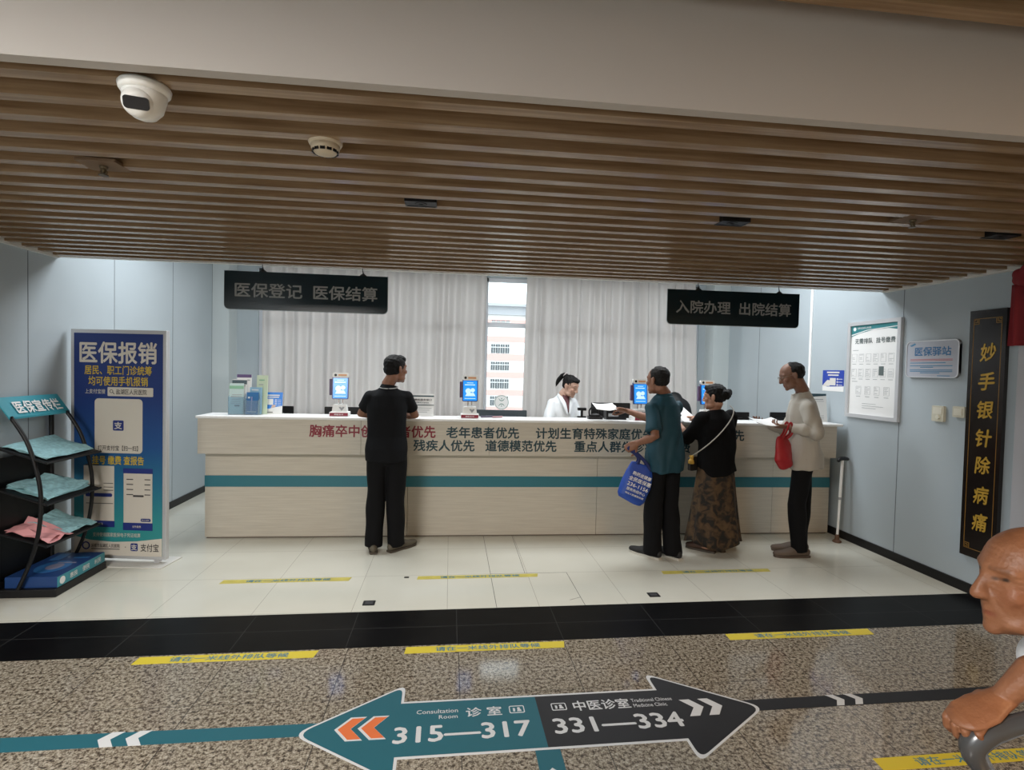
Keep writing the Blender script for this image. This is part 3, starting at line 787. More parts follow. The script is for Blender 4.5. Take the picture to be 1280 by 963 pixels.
b = BM(); prism(b, clip(full, True), .0018, FL(0, 0)); obj('teal_half', b, M_TEALF, t)
b = BM(); prism(b, clip(full, False), .0018, FL(0, 0)); obj('dark_half', b, M_DARKF, t)
TM = lambda x, y: Matrix.Translation((x, y, .0021))
b = BM()
text_bm(b, '315—317', .60, .102, TM(-.355, -.047), .02, .0004); text_bm(b, '331—334', .60, .100, TM(.352, -.048), .02, .0004)
text_bm(b, '诊 室', .165, .066, TM(-.255, .085), .016, .0004); text_bm(b, '中医诊室', .275, .074, TM(.31, .088), .016, .0004)
text_bm(b, 'Consultation', .19, .030, TM(-.47, .105), .004, .0004); text_bm(b, 'Room', .085, .026, TM(-.42, .062), .004, .0004)
text_bm(b, 'Traditional Chinese', .205, .026, TM(.565, .105), .004, .0004); text_bm(b, 'Medicine Clinic', .165, .026, TM(.545, .066), .004, .0004)
for x in (.70, .795): chevron(b, x, .028, .062, .05, FL(0, 0), 1, .0026)
def pict(x, y, s):
    o_ = rrect(x - s, x + s, y - s * .75, y + s * .75, .008); i_ = rrect(x - s * .88, x + s * .88, y - s * .62, y + s * .62, .006)
    for k in range(len(o_)): prism(b, [o_[k], o_[(k + 1) % len(o_)], i_[(k + 1) % len(o_)], i_[k]], .0026, FL(0, 0))
    prism(b, circ(s * .2, 10, x + s * .25, y + s * .2), .0026, FL(0, 0)); prism(b, [(x, y - s * .4), (x + s * .6, y - s * .4), (x + s * .5, y), (x + s * .1, y)], .0026, FL(0, 0)); prism(b, [(x - s * .5, y - s * .4), (x - s * .25, y - s * .4), (x - s * .2, y + s * .2), (x - s * .5, y + s * .3)], .0026, FL(0, 0))
pict(-.10, .088, .036); pict(.102, .09, .036)
obj('lettering', b, M_WHITEF, t)
b = BM(); chevron(b, -.795, .015, .07, .055, FL(0, 0), -1, .0026); chevron(b, -.695, .015, .07, .055, FL(0, 0), -1, .0026)
o_ = obj('chevron_mark', b, M_ORANGE, t)
b = BM(); chevron(b, -.787, .015, .079, .071, FL(0, 0), -1, .0022); chevron(b, -.687, .015, .079, .071, FL(0, 0), -1, .0022); obj('chevron_outline', b, M_WHITEF, t)

for (x, y, lab) in ((-.515, 3.69, 'black floor socket cover in the cream tiles left of the middle'), (1.485, 3.706, 'black floor socket cover in the cream tiles below the man in teal')):
    t = thing('floor_socket', lab, 'floor socket', (x, y, 0), 0, 'floor socket covers')
    b = BM(); prism(b, rrect(-.04, .04, -.036, .036, .005), .003); obj('cover', b, M_BLKM, t)
    b = BM(); prism(b, rrect(-.026, .026, -.02, .02, .004), .0042); obj('lid', b, mat('socket_lid', (.06, .06, .065), .3), t)
b = BM(); prism(b, rrect(-.018, .018, -.012, .012, .004), .002, FL(-.30, 4.13)); tag(obj('floor_bolt', b, M_BLKM), 'small dark metal fitting in the cream floor behind the man in black', 'floor fitting')

# ------------------------------------------------------------------ ceiling devices
t = thing('security_camera', 'white turret security camera under the slatted ceiling', 'camera', (-.875, 1.665, ZC), 0)
b = BM(); lathe(b, [(.062, 0), (.066, -.006), (.064, -.018), (.058, -.026)], 36); obj('base', b, M_WPL, t, smooth=True)
b = BM(); lathe(b, [(.056, -.022), (.055, -.035), (.046, -.07), (.03, -.09), (.01, -.098), (0.0, -.0985)], 36); obj('housing', b, M_WPL, t, smooth=True)
Q = Matrix.Translation((-.006, -.012, -.052)) @ Matrix.Rotation(math.radians(14), 4, 'Z') @ Matrix.Rotation(math.radians(118), 4, 'X')
b = BM(); lathe(b, [(.04, .0), (.041, .022), (.036, .036), (.02, .042), (0, .043)], 32, Q); ball = obj('eyeball', b, M_WPL, t, smooth=True)
b = BM(); prism(b, rrect(-.031, .031, -.017, .016, .009), .043, Q @ Matrix.Rotation(PI, 4, 'Z')); obj('lens_window', b, mat('lens_dark', (.008, .010, .016), .12), ball)

t = thing('smoke_detector', 'cream smoke detector on a round mount in the slatted ceiling', 'smoke detector', (-.452, 1.99, ZC), 0)
M_CRM = mat('detector_cream', (.58, .50, .38), .45)
b = BM(); lathe(b, [(.056, .06), (.058, .0), (.054, -.008)], 30); obj('mount', b, M_CRM, t, smooth=True)
b = BM(); lathe(b, [(.05, -.006), (.048, -.022), (.036, -.036), (.02, -.041), (0, -.042)], 30); obj('head', b, M_CRM, t, smooth=True)
b = BM()
for k in range(12):
    a = 2 * PI * k / 12; box(b, -.008, .008, -.002, .002, -.006, .006, 0, Matrix.Translation((.0425 * math.cos(a), .0425 * math.sin(a), -.029)) @ Matrix.Rotation(a + PI / 2, 4, 'Z'))
obj('vent_slot', b, M_BLK, t)

def sprinkler(x, y, label):
    t = thing('sprinkler', label, 'sprinkler', (x, y, ZC), 0, 'sprinklers in the slatted ceiling')
    b = BM(); prism(b, rrect(-.075, .075, -.06, .06, .006), .012, Matrix.Translation((0, 0, -.001))); obj('plate', b, M_BOARD, t)
    b = BM(); lathe(b, [(.016, -.004), (.014, -.012), (.008, -.016), (.006, -.03)], 16); obj('body', b, mat('sprinkler_brass', (.12, .09, .05), .4, .6), t)
    b = BM(); lathe(b, [(.018, -.036), (.018, -.039)], 14); tube(b, [(.01, 0, -.014), (.012, 0, -.028), (0, 0, -.037)], .0025, 6); tube(b, [(-.01, 0, -.014), (-.012, 0, -.028), (0, 0, -.037)], .0025, 6); obj('deflector', b, mat('sprinkler_brass', (.12, .09, .05)), t)
sprinkler(-1.40, 2.372, 'sprinkler in the slatted ceiling near the left wall')
sprinkler(2.24, 2.44, 'sprinkler in the slatted ceiling near the right wall')
def spot(x, y, label):
    t = thing('recessed_downlight', label, 'downlight', (x, y, ZC), 0, 'unlit recessed downlights')
    b = BM(); o_ = [(-.075, -.045), (.075, -.045), (.075, .045), (-.075, .045)]; i_ = [(-.068, -.038), (.068, -.038), (.068, .038), (-.068, .038)]
    for k in range(4): prism(b, [o_[k], o_[(k + 1) % 4], i_[(k + 1) % 4], i_[k]], .08, Matrix.Translation((0, 0, -.003)))
    obj('frame', b, M_BLKM, t)
    b = BM(); box(b, -.068, .068, -.038, .038, -.001, .03); lathe(b, [(.03, -.002), (.028, -.004), (.012, -.002)], 18); obj('lamp', b, M_BLK, t)
spot(-.155, 2.64, 'unlit black recessed downlight above the left hanging sign')
spot(1.43, 2.67, 'unlit black recessed downlight above the right hanging sign')
spot(2.95, 2.64, 'unlit black recessed downlight close to the right wall')

# ------------------------------------------------------------------ banner stand at the left wall
P0, P1 = Vector((-2.955, 4.605, 0)), Vector((-2.20, 4.50, 0))
BW = (P1 - P0).length; BA = math.atan2(P1.y - P0.y, P1.x - P0.x)
t = thing('banner_stand', 'tall blue advertising banner stand on a flat base by the left wall', 'banner', (P0 + P1) / 2, BA)
hw = BW / 2
b = BM(); box(b, -hw + .02, hw + .03, -.10, .16, 0, .008, .002); obj('base', b, M_TRIM, t)
b = BM(); box(b, -hw, hw, -.0, .04, .035, 1.84, .003)
for s in (-1, 1): box(b, s * hw * .8 - .02, s * hw * .8 + .02, .005, .035, .006, .04)
obj('frame', b, M_ALU, t)
def banner_mat():
    mt = bpy.data.materials.new('banner_print'); mt.use_nodes = True; nt = mt.node_tree; N = nt.nodes
    bb = N['Principled BSDF']; bb.inputs['Roughness'].default_value = .45
    tc = N.new('ShaderNodeTexCoord'); sp = N.new('ShaderNodeSeparateXYZ'); nt.links.new(tc.outputs['Object'], sp.inputs[0])
    dv = N.new('ShaderNodeMath'); dv.operation = 'DIVIDE'; dv.inputs[1].default_value = 1.84; nt.links.new(sp.outputs[2], dv.inputs[0])
    nt.links.new(ramp(nt, dv.outputs[0], [(.17, (.03, .26, .27)), (.33, (.018, .16, .27)), (.5, (.012, .075, .25)), (.72, (.010, .032, .17))]), bb.inputs['Base Color'])
    return mt
b = BM(); box(b, -hw + .028, hw - .028, -.003, 0, .06, 1.81); pnl = obj('print_panel', b, banner_mat(), t)
q = FM(0, 0, -.003)
b = BM()
text_bm(b, '医保报销', BW * .80, .165, q @ Matrix.Translation((0, 1.66, 0)), .02)
text_bm(b, '上支付宝搜', BW * .21, .036, q @ Matrix.Translation((-BW * .24, 1.355, 0)), .006)
prism(b, rrect(-BW * .11, BW * .365, 1.32, 1.39, .006), .0015, q)
prism(b, rrect(-BW * .245, BW * .255, .872, 1.30, .03), .0015, q)
for x0, x1, z0, z1 in ((-BW * .36, -BW * .04, .30, .77), (BW * .06, BW * .36, .28, .735)): quad(b, q, x0, x1, z0, z1, .0015)
prism(b, [(-hw + .028, .06), (hw - .028, .06), (hw - .028, .205), (BW * .2, .178), (-BW * .05, .168), (-BW * .3, .18), (-hw + .028, .21)], .0012, q)
text_bm(b, '支持使用国家医保电子凭证结算', BW * .50, .033, q @ Matrix.Translation((-.01, .225, 0)), .004)
obj('white_print', b, mat('banner_white', (.62, .58, .51), .5), pnl)
b = BM()
text_bm(b, '居民、职工门诊统筹', BW * .70, .072, q @ Matrix.Translation((0, 1.523, 0)), .012)
text_bm(b, '均可使用手机报销', BW * .62, .072, q @ Matrix.Translation((0, 1.437, 0)), .012)
text_bm(b, '挂号 缴费 查报告', BW * .54, .068, q @ Matrix.Translation((0, .815, 0)), .016)
obj('yellow_print', b, mat('banner_yellow', (.60, .42, .028), .5), pnl)
b = BM(); q2 = FM(0, 0, -.0046)
text_bm(b, '盐湖区人民医院', BW * .32, .042, q2 @ Matrix.Translation((BW * .14, 1.355, 0)), .006)
o_ = circ(.014, 16, -BW * .07, 1.358); i_ = circ(.010, 16, -BW * .07, 1.358)
for k in range(16): prism(b, [o_[k], o_[(k + 1) % 16], i_[(k + 1) % 16], i_[k]], .001, q2)
prism(b, [(-BW * .057, 1.348), (-BW * .042, 1.334), (-BW * .038, 1.338), (-BW * .053, 1.352)], .001, q2)
text_bm(b, '打开支付宝【扫一扫】', BW * .42, .040, q2 @ Matrix.Translation((0, .912, 0)), .010)
text_bm(b, '支付宝', BW * .19, .062, q2 @ Matrix.Translation((BW * .335, .13, 0)), .012)
text_bm(b, '运城市盐湖区人民医院', BW * .30, .030, q2 @ Matrix.Translation((-BW * .13, .138, 0)), .008); quad(b, q2, -BW * .28, BW * .02, .108, .114, .001); prism(b, circ(.004, 8, BW * .08, .13), .001, q2)
for k in range(4): quad(b, q2, BW * .09, BW * .16, .665 - k * .04, .672 - k * .04, .001); quad(b, q2, BW * .28, BW * .34, .665 - k * .04, .672 - k * .04, .001)
quad(b, q2, -BW * .34, -BW * .2, .773, .782, .001); quad(b, q2, BW * .16, BW * .27, .53, .545, .001)
for z in (.63, .60, .575, .47): quad(b, q2, -BW * .15 + (.0 if z > .5 else -.14), -BW * .05, z, z + .005, .001)
obj('black_print', b, mat('banner_ink', (.05, .045, .045), .5), pnl)
b = BM()
quad(b, q2, BW * .055, BW * .365, .715, .755, .001); quad(b, q2, BW * .055, BW * .365, .265, .325, .001); quad(b, q2, -BW * .365, -BW * .035, .285, .335, .001)
prism(b, rrect(-BW * .34, -BW * .06, .525, .553, .012), .001, q2); prism(b, rrect(BW * .24, BW * .345, .335, .36, .01), .001, q2)
prism(b, rrect(BW * .135, BW * .21, .10, .162, .01), .001, q2); prism(b, rrect(-.04, .045, 1.05, 1.13, .008), .001, q2)
o_ = circ(.032, 24, -BW * .335, .135); i_ = circ(.022, 24, -BW * .335, .135)
for k in range(24): prism(b, [o_[k], o_[(k + 1) % 24], i_[(k + 1) % 24], i_[k]], .001, q2)
obj('blue_print', b, mat('banner_navy', (.016, .03, .19), .5), pnl)
b = BM(); q3 = FM(0, 0, -.0058)
text_bm(b, '支', .045, .045, q3 @ Matrix.Translation((BW * .1725, .131, 0)), .02); text_bm(b, '支', .06, .055, q3 @ Matrix.Translation((.0025, 1.09, 0)), .02)
text_bm(b, '确认缴费', BW * .08, .012, q3 @ Matrix.Translation((BW * .29, .3475, 0)), 0); text_bm(b, '挂号缴费', BW * .09, .018, q3 @ Matrix.Translation((BW * .2, .295, 0)), 0); text_bm(b, '预约挂号', BW * .09, .018, q3 @ Matrix.Translation((-BW * .2, .31, 0)), 0)
obj('small_print', b, mat('banner_white', (.62, .58, .51)), pnl)

# ------------------------------------------------------------------ leaflet rack
t = thing('leaflet_rack', 'black metal leaflet rack with a teal heading against the left wall', 'rack', (-2.78, 4.17, 0))
lx = lambda x: x + 2.78
ly = lambda y: y - 4.17
YN, YFf = ly(3.905), ly(4.425)
b = BM(); box(b, lx(-2.985), lx(-2.60), YN, YFf + .02, 0, .055, .006); box(b, lx(-2.985), lx(-2.95), YN, YFf, .05, .10); obj('base', b, M_BLKM, t)
for y in (YN + .012, YFf - .012):
    b = BM(); tube(b, [(lx(-2.965), y, .04), (lx(-2.965), y, 1.27)], .016, 8); obj('back_post', b, M_BLKM, t)
for y in (YN, YFf):
    b = BM(); tube(b, [(lx(-2.87), y, 1.21), (lx(-2.775), y, 1.05), (lx(-2.715), y, .85), (lx(-2.69), y, .68), (lx(-2.70), y, .47), (lx(-2.745), y, .27), (lx(-2.83), y, .06)], .013, 8, k=5); obj('side_rail', b, M_BLKM, t, smooth=True)
b = BM(); box(b, lx(-2.972), lx(-2.964), YN + .02, YFf - .02, .06, .93); obj('back_panel', b, M_BLKM, t)
def slope(x0, z0, x1, z1, th=.008, ya=YN - .005, yb=YFf + .005, lip=0.0):
    bm = BM(); M = Matrix(((0, 1, 0, 0), (0, 0, 1, 0), (1, 0, 0, 0), (0, 0, 0, 1)))
    pts = [(z0, x0), (z1, x1), (z1 + th, x1), (z0 + th, x0)]
    prism(bm, [(p[1], p[0]) for p in pts], yb - ya, Matrix(((1, 0, 0, 0), (0, 0, 1, ya), (0, 1, 0, 0), (0, 0, 0, 1))))
    return bm
shelves = [(1.0, .905), (.725, .625), (.435, .345)]
for zb, zf in shelves:
    b = slope(lx(-2.955), zb, lx(-2.655), zf)
    tube(b, [(lx(-2.652), YN - .01, zf), (lx(-2.648), YFf + .03, zf - .005)], .008, 6); tube(b, [(lx(-2.955), YN, zb), (lx(-2.652), YN - .005, zf)], .007, 6); tube(b, [(lx(-2.955), YFf, zb), (lx(-2.652), YFf + .005, zf)], .007, 6)
    obj('tray', b, M_BLKM, t)
HX0, HZ0, HX1, HZ1 = lx(-2.955), 1.325, lx(-2.865), 1.195
b = slope(HX0, HZ0, HX1, HZ1, .012, YN - .02, YFf + .03); hd = obj('header', b, mat('rack_teal', (.035, .30, .38), .4), t)
up = Vector((HX0 - HX1, 0, HZ0 - HZ1)).normalized()
b = BM(); text_bm(b, '医保宣传栏', .42, .095, face_M(((HX0 + HX1) / 2 + .011, 0.02, (HZ0 + HZ1) / 2 + .0075), (0, 1, 0), up), .02); obj('lettering', b, M_PAPER, hd)
# leaflets lying on the trays
def sheets(x0, x1, y0, y1, zb, zf, m, label, seed, n=3, crumple=.016):
    tt = thing('leaflet_pile', label, 'leaflets', (-2.80, 4.17, 0), 0, 'leaflet piles on the rack trays')
    rs = random.Random(seed)
    for k in range(n):
        bm = BM(); N_ = 5; a = rs.uniform(-.12, .12) if k else 0; dx = rs.uniform(-.01, .01)
        g = []
        for i in range(N_ + 1):
            row = []
            for j in range(N_ + 1):
                u, v = i / N_, j / N_; X = x0 + (x1 - x0) * u + dx + a * (v - .5) * .15; Y = y0 + (y1 - y0) * v + a * (u - .5) * .1
                s = (X + 2.955) / .30; Z = zb + (zf - zb) * s + .012 + k * .004 + crumple * max(0, abs(noise.noise(Vector((u * 2.2 + seed, v * 2.5, k * .3))))) * 2.2 + (.03 * max(0, v - .8) * 5 * rs.random() * .15)
                row.append(bm.verts.new((X + 2.80, Y - 4.17, Z)))
            g.append(row)
        for r0, r1 in zip(g, g[1:]):
            for i in range(N_): bm.faces.new((r0[i], r0[i + 1], r1[i + 1], r1[i]))
        o = obj('sheet', bm, m, tt); s = o.modifiers.new('s', 'SOLIDIFY'); s.thickness = .002
sheets(-2.94, -2.665, 3.93, 4.41, *shelves[0], M_CYAN, 'pale cyan leaflets lying on the top tray of the black rack', 3)
sheets(-2.93, -2.675, 3.95, 4.38, *shelves[1], M_CYAN, 'crumpled cyan leaflets lying on the middle tray of the black rack', 7, 3, .024)
sheets(-2.93, -2.665, 4.12, 4.41, *shelves[2], M_CYAN, 'pale cyan leaflets on the lowest tray beside the pink ones', 11)
sheets(-2.93, -2.655, 3.925, 4.15, *shelves[2], M_PINK, 'pink leaflets bent up on the lowest tray of the black rack', 15, 2, .028)
t = thing('leaflet_box', 'flat blue printed box with a teal side on the foot of the black rack', 'box', (-2.765, 4.18, .055))
b = BM(); box(b, -.17, .155, -.245, .255, 0, .075, .003); obj('box_body', b, mat('box_blue', (.015, .05, .17), .35), t)
b = BM(); box(b, .155, .158, -.245, .255, .002, .072); q = face_M((.158, 0, .037), (0, 1, 0), (0, 0, 1)); ob = obj('side_strip', b, mat('box_teal', (.04, .27, .33), .4), t)
b = BM(); prism(b, circ(.026, 20, -.2, 0), .001, q)
for k, s in enumerate(('惠民', '便民', '利民')): text_bm(b, s, .075, .036, q @ Matrix.Translation((-.09 + k * .13, 0, 0)), .01)
obj('lettering', b, M_PAPER, ob)
b = BM(); qt = Matrix.Translation((0, 0, .075)); prism(b, circ(.10, 28, 0, -.05, .12), .001, qt); quad(b, qt, -.12, -.05, .08, .22, .001); quad(b, qt, .02, .12, .12, .15, .001); pr = obj('picture', b, mat('box_pic', (.03, .14, .36), .35), t)
b = BM(); prism(b, circ(.05, 20, .01, -.05, .06), .002, qt); quad(b, qt, -.02, .10, .02, .035, .002); obj('picture_figure', b, mat('box_pic2', (.22, .22, .32), .35), pr)

# ------------------------------------------------------------------ right wall
RW = lambda y, z, off=0.0: face_M((XR - off, y, z), (0, -1, 0), (0, 0, 1))
t = thing('poster_frame', 'large silver framed payment guide poster on the right wall', 'poster', (XR, 4.60, 1.215))
q0 = face_M((0, 0, 0), (0, -1, 0), (0, 0, 1)); PW, PH = .63, .915
b = BM()
frame(b, q0, -PW / 2, PW / 2, 0, PH, .035, .03)
obj('frame', b, M_ALU, t)
b = BM(); quad(b, q0, -PW / 2 + .02, PW / 2 - .02, .02, PH - .02, .014); sh = obj('sheet', b, M_PAPER, t)
qq = face_M((-.0145, 0, 0), (0, -1, 0), (0, 0, 1)); W2 = PW / 2 - .036
b = BM(); prism(b, [(-W2, PH - .035), (-W2, PH - .14), (-W2 * .6, PH - .11), (0, PH - .085), (W2 * .6, PH - .082), (W2, PH - .10), (W2, PH - .035)], .001, qq); obj('heading_band', b, mat('poster_teal', (.03, .21, .23), .4), sh)
b = BM(); q4 = face_M((-.0158, 0, 0), (0, -1, 0), (0, 0, 1))
prism(b, circ(.018, 18, -W2 * .85, PH - .068), .001, q4); text_bm(b, '运城市盐湖区人民医院', .17, .018, q4 @ Matrix.Translation((-W2 * .42, PH - .062, 0)), .004)
prism(b, [(-W2, PH - .12), (-W2, PH - .13), (-W2 * .3, PH - .09), (W2, PH - .072), (W2, PH - .066), (-W2 * .3, PH - .082)], .001, q4)
obj('heading_lettering', b, M_PAPER, sh)
b = BM(); text_bm(b, '无需排队', W2 * .78, .05, qq @ Matrix.Translation((-W2 * .43, PH - .185, 0)), .012); text_bm(b, '挂号缴费', W2 * .78, .05, qq @ Matrix.Translation((W2 * .50, PH - .185, 0)), .012); quad(b, qq, W2 * .27, W2 * .47, PH * .445, PH * .535, .001)
obj('title_lettering', b, mat('poster_grey', (.10, .13, .13), .5), sh)
b = BM()
def mini(x, z, w, h, k):
    rs = random.Random(k)
    o_ = rrect(x, x + w, z, z + h, .004, 2); i_ = rrect(x + .0018, x + w - .0018, z + .0018, z + h - .0018, .003, 2)
    for i in range(len(o_)): prism(b, [o_[i], o_[(i + 1) % len(o_)], i_[(i + 1) % len(o_)], i_[i]], .0008, qq)
    for j in range(5):
        zz = z + h * (.85 - j * .17)
        if rs.random() < .75: quad(b, qq, x + w * .12, x + w * rs.uniform(.4, .9), zz, zz + h * .045, .0008)
    quad(b, qq, x + w * .1, x + w * .9, z - .022, z - .017, .0008)
for r in range(2):
    for k in range(6): mini(-W2 * .93 + k * W2 * .315, PH * (.58 - r * .155), W2 * .22, PH * .085, r * 10 + k)
for k in range(4): mini(-W2 * .70 + k * W2 * .40, PH * .245, W2 * .23, PH * .085, 40 + k)
quad(b, qq, -W2 * .9, -W2 * .65, PH * .70, PH * .706, .001); quad(b, qq, -W2 * .9, -W2 * .65, PH * .375, PH * .381, .001)
for k in range(3): quad(b, qq, -W2 * .4, W2 * (.2 + .3 * (k % 2)), PH * (.15 - k * .022), PH * (.154 - k * .022), .001)
obj('diagram', b, M_GREYINK, sh)

t = thing('notice_board', 'pale rounded insurance station notice board on the right wall beside the poster', 'sign', (XR, 3.98, 1.61))
SW, SH = .485, .305
b = BM(); prism(b, rrect(-SW / 2, SW / 2, 0, SH, .04), .022, q0); pl = obj('board', b, mat('acrylic_pale', (.42, .44, .50), .18), t)
b = BM(); o_ = rrect(-SW / 2, SW / 2, 0, SH, .04); i_ = rrect(-SW / 2 + .008, SW / 2 - .008, .008, SH - .008, .034)
for i in range(len(o_)): prism(b, [o_[i], o_[(i + 1) % len(o_)], i_[(i + 1) % len(o_)], i_[i]], .026, q0)
obj('edge', b, M_ALU, t)
q5 = face_M((-.0225, 0, 0), (0, -1, 0), (0, 0, 1))
b = BM(); text_bm(b, '医保驿站', .33, .072, q5 @ Matrix.Translation((.01, .215, 0)), .016); obj('title_lettering', b, mat('notice_blue', (.04, .17, .36), .4), pl)
b = BM()
for z, a, c2 in ((.148, -.20, .19), (.138, -.20, .19)): quad(b, q5, a, c2, z, z + .004, .001)
obj('red_line', b, mat('notice_red', (.5, .12, .12), .5), pl)
b = BM()
for z, a, c2 in ((.118, -.20, .13), (.094, -.20, .19), (.082, -.1, .02), (.060, -.20, .19), (.048, -.2, .19), (.036, -.1, .08), (.014, .06, .17)): quad(b, q5, a, c2, z, z + .006, .001)
prism(b, [(-.21, .265), (-.16, .285), (-.15, .275), (-.19, .258)], .001, q5)
obj('blue_line', b, mat('notice_blue2', (.06, .22, .38), .5), pl)

def switch(y, z, label, w, h, twin):
    t = thing('wall_switch', label, 'switch', (XR, y, z))
    b = BM(); prism(b, rrect(-w / 2, w / 2, -h / 2, h / 2, .01), .024, q0); bx = obj('cover', b, M_CREAMP, t)
    b = BM(); qs = face_M((-.024, 0, 0), (0, -1, 0), (0, 0, 1))
    if twin: prism(b, rrect(-w * .38, w * .38, -h * .02, h * .4, .004), .004, qs); prism(b, circ(.016, 18, w * .08, -h * .2), .012, qs)
    else: prism(b, rrect(-w * .36, w * .3, -h * .3, h * .3, .004), .004, qs); quad(b, qs, -w * .3, w * .24, -.002, .002, .006)
    obj('rocker', b, mat('switch_light', (.70, .68, .58), .35), t)
switch(3.90, 1.325, 'cream wall controller with a round knob below the notice board', .105, .125, True)
switch(3.722, 1.352, 'cream wall switch touching the black plaque', .10, .085, False)

t = thing('name_plaque', 'tall black lacquer plaque with gold calligraphy on the right wall', 'plaque', (XR, 3.52, .285))
QW, QH = .27, 1.828
b = BM(); quad(b, q0, -QW / 2, QW / 2, 0, QH, .03); pq = obj('board', b, mat('plaque_black', (.010, .007, .006), .25), t)
q6 = face_M((-.03, 0, 0), (0, -1, 0), (0, 0, 1))
b = BM(); e0, e1 = -QW / 2 + .03, QW / 2 - .03
for x0, x1, z0, z1 in ((e0, e0 + .004, .06, QH - .06), (e1 - .004, e1, .06, QH - .06), (e0, e1, .06, .064), (e0, e1, QH - .064, QH - .06)): quad(b, q6, x0, x1, z0, z1, .0015)
for sx in (-1, 1):
    for zz, sz in ((QH - .06, -1), (.06, 1)):
        for r in (.012, .026, .038): quad(b, q6, *sorted((sx * (QW / 2 - .03), sx * (QW / 2 - .03 - r))), *sorted((zz + sz * r, zz + sz * (r + .005))), .0015); quad(b, q6, *sorted((sx * (QW / 2 - .03 - r), sx * (QW / 2 - .035 - r))), *sorted((zz, zz + sz * (r + .004))), .0015)
obj('border', b, mat('plaque_gold_dark', (.30, .16, .03), .4, .3), pq)
b = BM()
for ch, z in zip('妙手银针除病痛', (1.803, 1.592, 1.385, 1.178, .980, .760, .560)):
    text_bm(b, ch, .118, .125, q6 @ Matrix.Translation((.012, z - .285, 0)) @ Matrix.Rotation(.07, 4, 'Z'), .022, .003, shear=.18)
obj('lettering', b, M_GOLD, pq)

b = BM(); q7 = RW(5.13, 1.56); t = thing('wall_sticker', 'blue and white payment code sticker on the right wall above the notice stand', 'sticker', (XR, 5.13, 1.452))
quad(b, q0, -.155, .155, 0, .215, .002); sk = obj('sheet', b, M_PAPER, t)
b = BM(); q8 = face_M((-.002, 0, 0), (0, -1, 0), (0, 0, 1)); prism(b, [(-.155, .215), (-.155, .06), (-.08, .045), (.155, .055), (.155, .215)], .001, q8); bl = obj('blue_print', b, M_BLUE, sk)
b = BM(); q9 = face_M((-.0032, 0, 0), (0, -1, 0), (0, 0, 1))
quad(b, q9, -.09, .09, .185, .2, .001); quad(b, q9, -.075, .08, .158, .172, .001); quad(b, q9, -.045, .04, .06, .135, .001); prism(b, [(-.15, .05), (-.045, .05), (-.045, .11), (-.08, .115), (-.13, .075)], .001, q9)
for k in range(3): prism(b, circ(.01, 12, .065, .125 - k * .03), .001, q9); quad(b, q9, .08, .135, .122 - k * .03, .128 - k * .03, .001)
obj('white_print', b, mat('sticker_print', (.66, .64, .60), .5), bl)

t = thing('red_drape', 'red cloth drape with a bunched top hanging on the right wall above the plaque', 'drape', (XR - .03, 3.18, 1.84))
b = BM(); g = []
for j in range(13):
    v = j / 12; row = []
    for i in range(25):
        u = i / 24; row.append(b.verts.new((-.045 + .022 * math.sin(u * 26 + v) * (1 - .3 * v), .155 - .31 * u, .42 * v)))
    g.append(row)
for r0, r1 in zip(g, g[1:]):
    for i in range(24): b.faces.new((r0[i], r0[i + 1], r1[i + 1], r1[i]))
M_REDC = mat('red_cloth', (.20, .006, .012), .75)
o = obj('cloth', b, M_REDC, t, smooth=True); s = o.modifiers.new('s', 'SOLIDIFY'); s.thickness = .004
b = BM(); rs = random.Random(4)
for k in range(26):
    a = 2 * PI * rs.random(); r = .12 * math.sqrt(rs.random()); ell(b, (-.06 + .02 * rs.random(), r * math.cos(a), .47 + .5 * r * math.sin(a)), (.028, .045, .04), sub=2)
blob('rosette', b, .008, 2, M_REDC, t)
b = BM(); box(b, XR - .03, XR, 3.20, 3.30, 0.075, 2.36, .004); struct('trim_5', b, mat('grey_corner_trim', (.45, .46, .50), .4))

# walking stick leaning at the end of the counter
A = Vector((3.750, 4.80, 0)); Bp = Vector((3.802, 4.835, .795))
t = thing('walking_stick', 'white walking stick with a black handle leaning at the right end of the counter', 'walking stick', A)
d = Bp - A
b = BM(); tube(b, [d * .07, d * .52], .011); tube(b, [d * .52, d], .0135); obj('shaft', b, M_WPL, t)
b = BM(); tube(b, [d * .515, d * .545], .017); obj('collar', b, M_GREY, t)
b = BM(); tube(b, [d + Vector((-.055, -.02, -.005)), d + Vector((-.03, -.01, .012)), d + Vector((.02, .0, .014)), d + Vector((.07, .02, .004))], [.016, .02, .02, .015], rounded=True, k=3); obj('handle', b, M_BLK, t, smooth=True)
b = BM(); lathe(b, [(.036, 0), (.04, .008), (.038, .016), (.02, .028), (.017, .075)], 18); obj('foot', b, mat('brown_rubber', (.10, .045, .02), .6), t)

